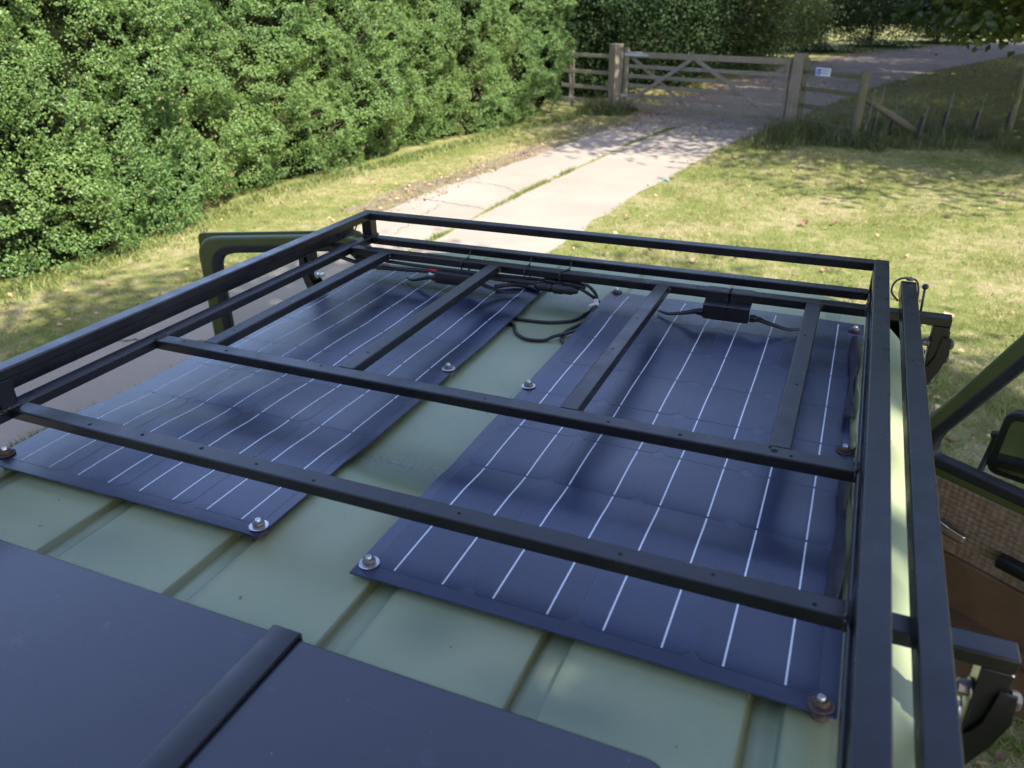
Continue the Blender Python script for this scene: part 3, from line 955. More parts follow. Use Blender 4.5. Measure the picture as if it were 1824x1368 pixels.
rot_g = math.atan2(gd.y, gd.x)
post('gate_post', (-5.84, 20.16, 0), 0.25, 1.56, M_wood, 'thick square wooden post holding the gate hinges, beside the hedge', 'gate post', -rot_g + .25)
post('gate_post', (-1.40, 18.36, 0), 0.22, 1.50, M_wood, 'thick square wooden post at the latch end of the gate', 'gate post', -rot_g)


def rail_fence(name, A, B, zs, label, postside=None):
    r = empty(name, A, label, 'fence')
    A = Vector(A); B = Vector(B)
    for z in zs:
        MB().bar(A + Vector((0, 0, z)), B + Vector((0, 0, z)), 0.035, 0.09, 0.006, 2).build('rail', M_moss if name == 'short_fence' else M_wood, r)
    return r


r = rail_fence('rail_fence', (-7.5, 20.9, 0), (-5.98, 20.25, 0), (1.27, .88, .52, .2), 'four rail wooden fence between the hedge and the gate post')
MB().bar((-7.2, 20.82, -.1), (-7.2, 20.82, 1.36), .1, .1, .01, 2, upv=(0, 1, 0)).build('fence_post', M_wood, r)
r = rail_fence('short_fence', (-1.28, 18.32, 0), (-0.2, 17.38, 0), (1.16, .84, .5, .2), 'short mossy rail fence right of the gate carrying the sign')
MB().tube([(-.15, 17.3, -.1), (-.14, 17.3, .6), (-.12, 17.3, 1.22), (-.12, 17.3, 1.25)], [.095, .09, .085, .075], 12).build('fence_post', M_moss, r, smooth=True, sharp=50)
for k, z in enumerate((1.30, 1.0, .67, .35)):
    MB().box((-.05, -.045, -.12), (.05, .045, .12), c=(-1.27, 18.28, z)).build('batten_block', M_moss, r)
o = MB().tube([(-.10, 17.34, .80), (.45, 17.62, .46), (1.05, 17.95, .06)], [.06, .075, .07], 10).build('brace_log', M_moss, origin=(1.05, 17.95, 0), smooth=True)
tag(o, 'mossy log leaning diagonally against the short fence post', 'log')
post('fence_post', (2.72, 19.3, 0), 0.13, 1.25, M_moss, 'round mossy post standing alone near the right edge', 'fence post', square=False)
wf = empty('wire_fence', (-.1, 17.3, 0), 'thin wire stock fence strung right of the short fence', 'fence')
for z in (.25, .45, .7, .95):
    MB().tube([(-.1, 17.3, z), (1.3, 18.25, z-.02), (2.72, 19.3, z), (7, 21.5, z)], .0018, 5).build('wire', M_nut, wf)
for k in range(14):
    t = (k+.5)/14*0.62
    p = Vector((-.1, 17.3, 0)).lerp(Vector((7, 21.5, 0)), t*0.65)
    p.y += .12*math.sin(t*5)
    MB().tube([p + Vector((0, 0, .25)), p + Vector((0, 0, .7))], .0014, 4).build('stay_wire', M_nut, wf)
wl_ = [((0.02, 17.35), .30, .95, 'pale slim stake beside the short fence post', True), ((0.14, 17.5), .42, .98, 'first black tree guard right of the short fence', False), ((0.50, 18.2), .44, .80, 'black tree guard just right of the mossy log top', False), ((0.98, 17.75), .46, .62, 'black tree guard at the foot of the mossy log', False), ((1.42, 18.2), .50, .86, 'black tree guard in the middle of the sapling row', False), ((1.98, 18.4), .48, .84, 'black tree guard left of the lone round post', False), ((2.62, 18.95), .46, .6, 'black tree guard touching the lone round post', False), ((3.25, 18.9), .50, .7, 'black tree guard at the far right of the sapling row', False)]
for (x, y), hg, hc, lab, pale in wl_:
    r = empty('tree_guard', (x, y, 0), lab, 'tree guard', 'tree guards along the wire fence')
    tl = random.uniform(.0, .06)
    MB().tube([(x, y, -.02), (x+tl*.5, y, hg*.5), (x+tl, y, hg)], [.034, .036, .034] if not pale else [.022]*3, 10).build('guard_tube', simple('pale_stake', (.38, .40, .42), .6) if pale else M_guard, r, smooth=True, sharp=50)
    MB().tube([(x+.03, y-.035, 0), (x+.03+tl*1.5, y-.035, hc)], .011, 6).build('cane', M_cane, r, smooth=True)
    m = 26
    pp = np.stack([np.full(m, x+tl)+rng.normal(0, .05, m), np.full(m, y)+rng.normal(0, .05, m), hg+rng.uniform(-.02, .3, m)], 1)
    o = link('sapling_leaves', leaf_mesh('sapling_leaves', pp, unit(rng.normal(0, .6, (m, 3))+[0, -.3, .6]), rng.uniform(.04, .08, m), .5), M_bush2, r); tag(o, kind='stuff')


def text_mesh(body, size, mat_world, mat, name, parent, depth=0.001):
    cu = bpy.data.curves.new(name, 'FONT'); cu.body = body; cu.size = size; cu.extrude = depth; cu.align_x = 'LEFT'
    to = bpy.data.objects.new(name, cu)
    me = bpy.data.meshes.new_from_object(to)
    bpy.data.objects.remove(to)
    me.transform(mat_world)
    me.materials.clear()
    return link(name, me, mat, parent)


fa = Vector((-1.28, 18.32, 0)); fb = Vector((-.2, 17.38, 0)); fd = (fb-fa).normalized(); fn = Vector((fd.y, -fd.x, 0))
sc = fa + fd*0.50 + fn*0.028 + Vector((0, 0, 1.185))
sg = empty('sign', sc, 'small white and blue private sign on the short fence top rail', 'sign')
MB().bar(sc - fd*.19, sc + fd*.19, 0.008, 0.15, 0.002, 2).build('sign_board', M_sign, sg)
MB().bar(sc - fd*.165 + fn*.006, sc - fd*.06 + fn*.006, 0.004, 0.11).build('blue_square', M_blue, sg)
MB().bar(sc - fd*.118 + fn*.010 - Vector((0, 0, .008)), sc - fd*.104 + fn*.010 - Vector((0, 0, .008)), 0.003, 0.06).build('symbol', M_sign, sg)
MB().bar(sc - fd*.118 + fn*.010 + Vector((0, 0, .036)), sc - fd*.104 + fn*.010 + Vector((0, 0, .036)), 0.003, 0.014).build('symbol', M_sign, sg)
tm = Matrix((fd, Vector((0, 0, 1)), fn)).transposed().to_4x4()
tm.translation = sc - fd*.045 + fn*.006 + Vector((0, 0, .012)); text_mesh('PRIVATE', .058, tm, M_txt, 'lettering', sg)
tm = tm.copy(); tm.translation = sc - fd*.045 + fn*.006 - Vector((0, 0, .036)); text_mesh('PROPERTY', .042, tm, M_txt, 'lettering', sg)

# ------------------------------------------------------------------ the van
XC = -0.596
ZR = 1.885     # top of the raised roof pads
GR = [(-1.260, -1.220), (-1.009, -0.969), (-0.765, -0.726), (-0.516, -0.478), (-0.265, -0.228), (-0.014, 0.023)]
BOLTS = [(-.532, .722, 'zinc'), (.060, .708, 'rust'), (-.540, 1.330, 'zinc'), (.060, 1.305, 'rust'), (-.530, 1.930, 'dark'), (.058, 1.880, 'dark'),
         (-.730, .732, 'zincrust'), (-.728, 1.342, 'zinc'), (-1.288, .742, 'rust'), (-1.239, 1.925, 'dark')]


def sst(a, b, x):
    t = np.clip((x-a)/(b-a), 0, 1); return t*t*(3-2*t)


def front_y(x):
    u = np.abs(x-XC)/0.80
    return 2.37 - 0.05*u**2 - 0.26*np.clip(u, 0, 1)**7


def roof_z(x, y):
    u = np.abs(x-XC)
    z = np.full_like(x, ZR-0.0075, dtype=float)
    z -= 0.006*(u/0.6)**2
    g = np.zeros_like(z)
    for a, b in GR:
        g = np.maximum(g, sst(a-0.002, a+0.005, x)*(1-sst(b-0.003, b+0.001, x)))
    ends = np.maximum(1-sst(0.925, 0.965, y + 0.02*np.sin(x*9)), sst(1.74, 1.78, y)*(1-sst(2.14, 2.2, y)))
    inside = 1-sst(0.655, 0.675, u)
    z += 0.009*(1-g)*ends*inside
    t = np.clip((u-0.665)/0.135, 0, 1)
    z -= 0.075*(1-np.sqrt(np.maximum(1-t*t, 0)))
    fy = front_y(x)
    t = np.clip((y-(fy-0.30))/0.30, 0, 1)
    z -= 0.10*(1-np.sqrt(np.maximum(1-t**2.6, 0)))
    return z


van = empty('camper_van', (XC, 0.6, 0), 'olive green camper van with faded ribbed roof and both front doors open', 'van')
xs = list(np.linspace(XC-0.80, XC+0.80, 120))
for a, b in GR: xs += [a-.004, a-.002, a, a+.0015, a+.003, a+.005, a+.007, b-.005, b-.003, b-.002, b-.001, b, b+.001, b+.003]
xs = np.unique(np.round(xs, 4))
yt = np.unique(np.round(np.concatenate([np.linspace(-1.9, .3, 24), np.linspace(.3, 2.0, 150)]), 4))
NX = len(xs); nf = 30
V = []
for x in xs:
    fy = float(front_y(np.array([x]))[0])
    yy = np.concatenate([yt, np.linspace(2.0, fy, nf+1)[1:]])
    V.append(np.stack([np.full(len(yy), x), yy], 1))
V = np.array(V); NY = V.shape[1]
flat = V.reshape(-1, 2)
Z = roof_z(flat[:, 0], flat[:, 1])
Vr = np.concatenate([flat, Z[:, None]], 1)
idx = np.arange(NX*NY).reshape(NX, NY)
F = np.stack([idx[:-1, :-1], idx[1:, :-1], idx[1:, 1:], idx[:-1, 1:]], -1).reshape(-1, 4)
x, y = flat[:, 0], flat[:, 1]
p3 = np.stack([x*9, y*9, x*0], 1)
nz = fbm(p3, 3, 4)
ochre = np.zeros(len(x)); green = np.zeros(len(x)); dirt_a = np.zeros(len(x)); groove_shade = np.zeros(len(x))
for bx, by, kind in BOLTS:
    r = np.hypot(x-bx-.012, y-by)
    ochre = np.maximum(ochre, (1-sst(.015, .10 if 'rust' in kind else .05, r + (nz-.5)*.05))*(0.32 if 'rust' in kind else .1))
for x0, y0, sx, sy, a in ((-.60, .96, .10, .045, .8), (-.63, 1.80, .11, .05, .75), (-.69, 1.88, .03, .10, .6), (-.60, 1.02, .09, .03, .55), (.10, .75, .05, .2, .7), (-.95, .62, .10, .05, .5), (-.2, .60, .12, .04, .5), (-.40, .65, .05, .05, .4), (.11, 1.2, .02, .5, .4)):
    green = np.maximum(green, a*np.exp(-((x-x0)/sx)**2-((y-y0)/sy)**2)*(.5+nz))
for x0, y0, sx, sy, a in ((-.575, .92, .06, .04, .5), (-.56, 1.72, .05, .09, .6), (-.66, 1.62, .06, .03, .4), (-.72, 1.0, .012, .3, .5), (-.56, .85, .03, .10, .45)):
    ochre = np.maximum(ochre, .6*a*np.exp(-((x-x0)/sx)**2-((y-y0)/sy)**2)*(.4+1.2*nz))
for a, b in GR:
    groove_shade = np.maximum(groove_shade, .92*np.exp(-((x-a-.0022)/.0055)**6)*(y < 1.0))  # dark olive painted where each channel slope is shaded and mirrors trees
    green = np.maximum(green, .8*np.exp(-((x-b)/.003)**2)*(y < 1.0))  # thin dark green line along each step up
for x0, y0, sx, sy, a in ((-.62, .99, .14, .022, 1.0), (-.64, 1.86, .08, .03, .9)):
    dirt_a = np.maximum(dirt_a, a*np.exp(-((x-x0)/sx)**2-((y-y0)/sy)**2)*(.5+nz))
me = npmesh('roof', Vr, F, {'ochre_stain': np.clip(ochre, 0, 1), 'green_stain_line': np.clip(green, 0, 1), 'dirt': np.clip(dirt_a, 0, 1), 'groove_shade': groove_shade})
roof = link('roof', me, M_roof, van, smooth=True)
roof['label'] = 'sun faded pale green ribbed roof'
for s in (-1, 1):
    xx = XC + s*0.80
    pts = [(xx + s*.004, yy, 1.793) for yy in np.linspace(-1.9, 2.0, 12)]
    MB().bar(pts[0], pts[-1], .030, .014, .004, 2).build('gutter', M_roof, van)
# body shell: loops of (y, z) outline per side, lofted across the width
def body():
    prof = [(2.36, 1.765), (2.42, 1.70), (2.92, 1.12), (3.0, .95), (3.02, .55), (2.9, .38), (-1.95, .38), (-2.0, .6), (-1.98, 1.2), (-1.93, 1.72), (-1.9, 1.79)]
    st = [(-.86, .02), (-.84, 0), (0, 0), (.84, 0), (.86, .02)]
    v = []; n = len(prof)
    for dx, ins in st:
        for (y, z) in prof:
            k = 1.0 if z < 1.25 else 1 - .07*(z-1.25)/.55
            v.append((XC + dx*k, y - math.copysign(ins, y), z))
    f = []
    for i in range(len(st)-1):
        for j in range(n-1):
            f.append((i*n+j, i*n+j+1, (i+1)*n+j+1, (i+1)*n+j))
    f.append(tuple(range(n))); f.append(tuple((len(st)-1)*n + i for i in range(n-1, -1, -1)))
    MB().add(v, f).build('body', M_olive, van)
    MB().add([(XC-.62, 2.437, 1.69), (XC+.62, 2.437, 1.69), (XC+.70, 2.90, 1.155), (XC-.70, 2.90, 1.155)], [(0, 3, 2, 1)]).build('windscreen', M_dglass, van)
    for s in (-1, 1):
        for yy in (2.2, -1.0):
            w = MB().lathe([(.20, -.09), (.30, -.085), (.315, -.05), (.315, .05), (.30, .085), (.20, .09)], (XC+s*.79, yy, .315), 28, (1, 0, 0)).build('wheel', M_rub, van, smooth=True, sharp=40)
            MB().lathe([(.06, -.10), (.19, -.10), (.2, -.09), (.2, .09), (.19, .10), (.06, .10)], (XC+s*.79, yy, .315), 24, (1, 0, 0)).build('rim', M_nut, w, smooth=True, sharp=40)


body()


def poly_round(pts, rads, k=5):
    out = []; n = len(pts)
    for i in range(n):
        p = Vector(pts[i]); a = (Vector(pts[i-1])-p); b = (Vector(pts[(i+1) % n])-p)
        r = rads[i] if isinstance(rads, (list, tuple)) else rads
        r = min(r, a.length*.45, b.length*.45)
        A = p + a.normalized()*r; B = p + b.normalized()*r
        for j in range(k+1):
            t = j/k
            out.append(A*(1-t)**2 + p*2*t*(1-t) + B*t*t)
    return out


def plate(loops, thick, tm, mat, name, parent, bevel=0.004):
    cu = bpy.data.curves.new(name, 'CURVE'); cu.dimensions = '2D'; cu.fill_mode = 'BOTH'
    cu.extrude = thick/2 - bevel; cu.bevel_depth = bevel; cu.bevel_resolution = 2
    for L in loops:
        sp = cu.splines.new('POLY'); sp.points.add(len(L)-1)
        for q, p in zip(sp.points, L): q.co = (p[0], p[1], 0, 1)
        sp.use_cyclic_u = True
    to = bpy.data.objects.new(name, cu)
    me = bpy.data.meshes.new_from_object(to)
    bpy.data.objects.remove(to)
    me.transform(tm); me.materials.clear()
    return link(name, me, mat, parent, smooth=True, sharp=40)


def door(side, phi):
    hinge = Vector((0.29 if side > 0 else -1.476, 2.775, 0))
    d = Vector((side*math.sin(phi), -math.cos(phi), 0))
    outw = Vector((side*math.cos(phi), math.sin(phi), 0))
    tm = Matrix((d, Vector((0, 0, 1)), outw)).transposed().to_4x4()
    if side < 0:
        pass
    tm.translation = hinge

    def W(s, z, t=0.0): return tm @ Vector((s, z, t))
    outl = poly_round([(0.0, .42), (.97, .42), (1.0, .60), (1.0, 1.742), (.42, 1.742), (.335, 1.715), (.035, 1.17), (.0, 1.08)], [.06, .1, .05, .07, .06, .04, .05, .05])
    win = poly_round([(.108, 1.150), (.958, 1.150), (.958, 1.712), (.385, 1.712), (.112, 1.240)], [.05, .07, .09, .05, .05], 6)
    win2 = poly_round([(.130, 1.172), (.938, 1.172), (.938, 1.694), (.396, 1.694), (.134, 1.246)], [.05, .07, .085, .05, .05], 6)
    dr = plate([outl, win], .045, tm, M_olive, 'door', van, .010)
    dr['label'] = 'open front door on the hedge side' if side < 0 else 'open front door on the lawn side with brown trim'
    # stepped flange towards the outside, a little larger round the window frame
    o2 = poly_round([(.36, 1.757), (1.012, 1.757), (1.012, 1.10), (.97, 1.10), (.97, 1.725), (.365, 1.735), (.045, 1.18), (.015, 1.18)], .02, 3)
    plate([o2], .012, tm @ Matrix.Translation((0, 0, .026)), M_olive, 'flange', dr, .003)
    plate([win, win2], .052, tm, M_rub, 'window_seal', dr, .008)
    g = [W(p[0], p[1], 0) for p in win2]
    MB().add(g, [tuple(range(len(g)))]).build('window_pane', M_glass, dr)
    # quilted upper trim: little pillows in a grid
    s0, s1, z0, z1 = .03, .97, .86, 1.12
    ns, nzq = 42, 14
    v = []; f = []
    k = 4
    SS = np.linspace(s0, s1, ns*k+1); ZZ = np.linspace(z0, z1, nzq*k+1)
    for i, s in enumerate(SS):
        for j, z in enumerate(ZZ):
            hh = abs(math.sin(math.pi*i/k))**.6*abs(math.sin(math.pi*j/k))**.6
            v.append(W(s, z, -.0235 - .003 - .0032*hh))
    m = len(ZZ)
    for i in range(len(SS)-1):
        for j in range(m-1):
            a = i*m+j
            f.append((a, a+1, a+m+1, a+m))
    MB().add(v, f).build('quilted_trim', M_trim, dr, smooth=True)
    lo = poly_round([(.03, .44), (.95, .44), (.97, .62), (.97, .855), (.03, .855)], .03, 4)
    plate([lo], .02, tm @ Matrix.Translation((0, 0, -.032)), M_leather, 'lower_trim', dr, .006)
    MB().bar(W(.05, .66, -.085), W(.95, .66, -.085), .10, .02, .008, 3, upv=W(0, 1) - W(0, 0)).build('door_pocket', M_leather, dr)
    MB().bar(W(.05, .58, -.125), W(.95, .58, -.125), .02, .18, .008, 3, upv=(0, 0, 1)).build('pocket_front', M_leather, dr)
    MB().bar(W(.05, .50, -.08), W(.95, .50, -.08), .09, .02, .004, 2, upv=W(0, 1) - W(0, 0)).build('pocket_floor', M_leather, dr)
    # pull handle
    hnd = MB()
    hnd.tube(smooth_path([W(.18, .965, -.03), W(.22, .968, -.060), W(.27, .962, -.066), W(.325, .948, -.052)]), [.013]*3 + [.015]*13 + [.016]*3, 8)
    hnd.build('door_handle', M_leather, dr, smooth=True)
    MB().tube(smooth_path([W(.18, .982, -.035), W(.22, .986, -.063), W(.27, .980, -.07), W(.33, .962, -.055)]), .0035, 6).build('handle_trim', M_chrome, dr, smooth=True)
    MB().bar(W(.44, .943, -.045), W(.77, .943, -.045), .055, .045, .018, 4, upv=(0, 0, 1)).build('armrest', M_blk, dr, smooth=True, sharp=60)
    # mirror on its arm, outside the glass
    MB().tube(smooth_path([W(.262, 1.13, .03), W(.262, 1.15, .07), W(.258, 1.21, .11), W(.262, 1.275, .12)]), [.012]*3 + [.010]*16, 8).build('mirror_arm', M_blk, dr, smooth=True)
    MB().tube([W(.252, 1.265, .12), W(.29, 1.285, .12)], .016, 8).build('mirror_clamp', M_blk, dr, smooth=True)
    mt = tm @ Matrix.Translation((.375, 1.258, .125)) @ Matrix.Rotation(R_(-12), 4, 'Y')
    mo = poly_round([(-.10, -.10), (.10, -.10), (.11, .115), (-.085, .115)], .03, 4)
    plate([mo], .045, mt, M_blk, 'mirror_housing', dr, .014)
    mi = poly_round([(-.088, -.088), (.088, -.088), (.097, .102), (-.075, .102)], .025, 4)
    g = [mt @ Vector((p[0], p[1], -.0235)) for p in mi]
    MB().add(g, [tuple(range(len(g)))]).build('mirror_glass', M_mirror, dr)
    return dr


door(1, R_(56.6))
door(-1, R_(66))
ae = MB().tube([(.225, 2.30, 1.74), (.226, 2.298, 1.80)], .010, 8).build('aerial', M_rub, van, smooth=True)
MB().tube([(.226, 2.298, 1.79), (.222, 2.290, 1.885)], .0032, 6).build('rod', M_blk, ae, smooth=True)
MB().lathe([(.002, -.008), (.007, -.005), (.009, 0), (.007, .005), (.002, .008)], (.222, 2.290, 1.888), 10).build('tip', M_blk, ae, smooth=True)
for s in (-1, 1):    # black trim line where roof meets windscreen corner
    pass

# ------------------------------------------------------------------ roof rack
TW, TH, RR = 0.0322, 0.0196, 0.0026
ZA = 2.05; ZB = 1.980
rack = empty('roof_rack', (XC, 1.0, 1.8), 'black steel tube roof rack with raised rail on the van', 'roof rack')


def tube_x(name, x0, x1, yf, ztop, **kw):     # yf = near edge
    y = yf + TW/2; z = ztop - TH/2
    return MB().bar((x0, y, z), (x1, y, z), TW, TH, RR, 3).build(name, M_rack, rack)


def tube_y(name, xl, y0, y1, ztop):
    x = xl + TW/2; z = ztop - TH/2
    return MB().bar((x, y0, z), (x, y1, z), TW, TH, RR, 3).build(name, M_rack, rack)


XL0, XL1 = -1.2950, -1.2630
XR0, XR1 = 0.0718, 0.1027
YR = -0.35
# upper ring
tube_y('upper_rail', XL0, YR, 1.937, ZA)
tube_y('upper_rail', XR0, YR, 1.937, ZA)
tube_x('upper_rail', XL0 + TW + .0005, XR0 - .0005, 1.937-TW, ZA)
tube_x('upper_rail', XL0 + TW + .0005, XR0 - .0005, YR, ZA)
# lower frame
tube_y('lower_rail', XL0, YR, 1.933, ZB)
tube_y('lower_rail', XR0, YR, 1.933, ZB)
tube_x('lower_rail', XL0 + TW + .0005, XR0 - .0005, 1.933-TW, ZB)
tube_x('lower_rail', XL0 + TW + .0005, XR0 - .0005, YR, ZB)
Y1n, Y2n, Y3n = 1.7885, 1.0790, 0.7560
for yn in (Y1n, Y2n, Y3n, 0.20):
    tube_x('crossbar', XL0 + TW + .0005, XR0 - .0005, yn, ZB)
for a in (-1.1650, -0.8375, -0.3950, -0.0540):
    tube_y('centre_bar', a, Y2n + TW + .0005, Y1n - .0005, ZB)
for x in (XL0, XR0):
    for y in (1.937-TW/2, Y3n + .004, YR + TW/2):
        MB().bar((x+TW/2, y, ZB + .0003), (x+TW/2, y, ZA - TH - .0003), TW*.98, TW*.98, RR, 3, upv=(0, 1, 0)).build('upright', M_rack, rack)
# outer side bars on outriggers, with feet going down to the gutter
OB = 0.1340; SBH = 0.0335
for s in (-1, 1):
    def mx_(x): return x if s > 0 else 2*XC - x
    xa = mx_(OB + TW/2)
    MB().bar((xa, YR, ZB + SBH/2 + .0004), (xa, 1.912, ZB + SBH/2 + .0004), TW, SBH, RR, 3).build('side_bar', M_rack, rack)
    for yn in (Y1n, Y3n, -0.2):
        y = yn + TW/2
        x0 = mx_(XR1 + .0008); x1 = mx_(.2385)
        MB().bar((x0, y, ZB - TH/2), (x1, y, ZB - TH/2), TW, TH, RR, 3).build('outrigger', M_rack, rack)
        xm = mx_(.2225)
        MB().bar((xm, y, ZB - TH - .0004), (xm, y, 1.866), TW, TW, RR, 3, upv=(0, 1, 0)).build('leg_tube', M_rack, rack)
        br = MB()
        # channel bracket clamped over the leg: back plate, two cheeks, and a curved foot
        for dy in (-.021, .021):
            P = [(.228, 1.938), (.2445, 1.938), (.247, 1.90), (.235, 1.86), (.219, 1.825), (.198, 1.800), (.180, 1.804), (.192, 1.828), (.207, 1.860), (.222, 1.892)]
            n = len(P)
            v = [(mx_(px), y+dy-.002, pz) for px, pz in P] + [(mx_(px), y+dy+.002, pz) for px, pz in P]
            br.add(v, [tuple(range(n-1, -1, -1)), tuple(range(n, 2*n))] + [(i, (i+1) % n, n+(i+1) % n, n+i) for i in range(n)])
        P = [(.2405, 1.936), (.2445, 1.90), (.2335, 1.86), (.2195, 1.826), (.199, 1.803)]
        v = []
        for px, pz in P: v += [(mx_(px), y-.019, pz), (mx_(px), y+.019, pz), (mx_(px-.004), y-.019, pz), (mx_(px-.004), y+.019, pz)]
        f = []
        for i in range(len(P)-1):
            a = i*4; b = a+4
            f += [(a, a+1, b+1, b), (a+2, b+2, b+3, a+3), (a, b, b+2, a+2), (a+1, a+3, b+3, b+1)]
        br.add(v, f)
        b_ = br.build('mounting_bracket', M_rack, rack, smooth=False)
        for zz, off in ((1.918, 0), (1.886, -.004)):
            MB().lathe([(.012, 0), (.0135, .002), (.0135, .003), (.009, .003), (.009, .013), (.0058, .0135), (.0058, .024), (.004, .025)], (mx_(.2065 + off), y - .004, zz), 6 if False else 12, (-s, 0, 0)).build('bolt', M_zinc if zz < 1.9 else M_nut, b_, smooth=True, sharp=30)
            MB().lathe([(.011, 0), (.011, .007), (.007, .010)], (mx_(.244 + off), y - .004, zz), 6, (s, 0, 0)).build('bolt_head', M_bolt, b_, sharp=30)
        MB().lathe([(.010, 0), (.010, .006), (.006, .009)], (mx_(.221), y - .002, 1.828), 6, (s, 0, -.6)).build('bolt_head', M_bolt, b_, sharp=30)
# drilled holes along the tubes and welds at the joints
dh = MB()


def hole(x, y, r=.0032, z=ZB):
    if random.random() < .35 and r < .005: return
    dh.lathe([(r, 0), (r*.96, .0004)], (x, y, z), 10)


for yn in (Y2n, Y3n):
    for x in np.arange(-1.20, .05, .112): hole(x + random.uniform(-.006, .006), yn + TW*.5 + random.uniform(-.006, .006), random.choice((.0022, .0026, .0034)))
for x in np.arange(-1.2, .05, .15): hole(x, Y1n + TW*.6, .0024)
hole(-.045, Y2n + TW*.55, .0055); hole(-.020, Y2n+TW*.35, .003); hole(-.052, Y2n+TW*.8, .003)
for a in (-1.165, -.8375, -.395, -.054):
    for y in np.arange(Y2n + .1, Y1n - .05, .19): hole(a + TW*.5 + random.uniform(-.004, .004), y + random.uniform(-.03, .03), .0026)
tag(dh.build('drill_hole', M_hole, rack), kind='stuff')


def weld(a, b):
    a = Vector(a); b = Vector(b); n = max(5, int((b-a).length/.0022)); pts = []; rs = []
    for i in range(n+1):
        pts.append(a.lerp(b, i/n) + Vector((random.uniform(-.0006, .0006),)*3)); rs.append(random.uniform(.0022, .0046))
    MB().tube(pts, rs, 6).build('weld_bead', M_weld, rack, smooth=True)


for yn in (Y1n, Y2n, Y3n):
    weld((XR0 - .001, yn + .002, ZB), (XR0 - .001, yn + TW - .002, ZB)); weld((XR0 - .001, yn, ZB - .002), (XR0 - .001, yn, ZB - TH + .003))
    weld((XL1 + .001, yn + .002, ZB), (XL1 + .001, yn + TW - .002, ZB))
weld((XL0 + TW, Y3n + .004 - TW*.5, ZB + .001), (XL0 + TW, Y3n + .004 + TW*.5, ZB + .001)); weld((XL0, Y3n + .003 - TW*.5, ZB + .001), (XL0 + TW, Y3n + .003 - TW*.5, ZB + .001))
weld((XL0 + TW, 1.937 - TW, ZB + .001), (XL0 + TW, 1.937, ZB + .001)); weld((XL0, 1.937 - TW - .001, ZB + .001), (XL0 + TW, 1.937 - TW - .001, ZB + .001))
for a in (-1.165, -.8375, -.395, -.054):
    weld((a + TW, Y1n - .001, ZB - .001), (a + TW, Y1n - .001, ZB - TH + .002))

# ------------------------------------------------------------------ solar panels
def panel_z(x, y, seed, x0, x1, y0, y1):
    """surface of the flexible sheet: held by bolts at its edge, sagging and rippling between"""
    u = (x-x0)/(x1-x0); v = (y-y0)/(y1-y0)
    z = np.full_like(x, ZR + 0.013)
    z -= 0.006*np.clip((np.abs(x-XC)-.2)/.45, 0, 1)**2
    z += 0.0017*(fbm(np.stack([x*3.2, y*5.5, x*0 + seed], 1), seed, 2)-0.5)*2
    z += 0.0014*np.sin(y*2*np.pi/0.29 + 1.3*x + seed)*(0.45 + 0.55*np.sin(np.pi*np.clip(u, 0, 1)))
    z -= 0.006*sst(.93, 1.02, y)*(1-sst(1.68, 1.78, y))
    # corners pulled down at the far end, edge lift near the roof edge
    z -= 0.004*np.clip((v-.94)/.06, 0, 1)
    return z


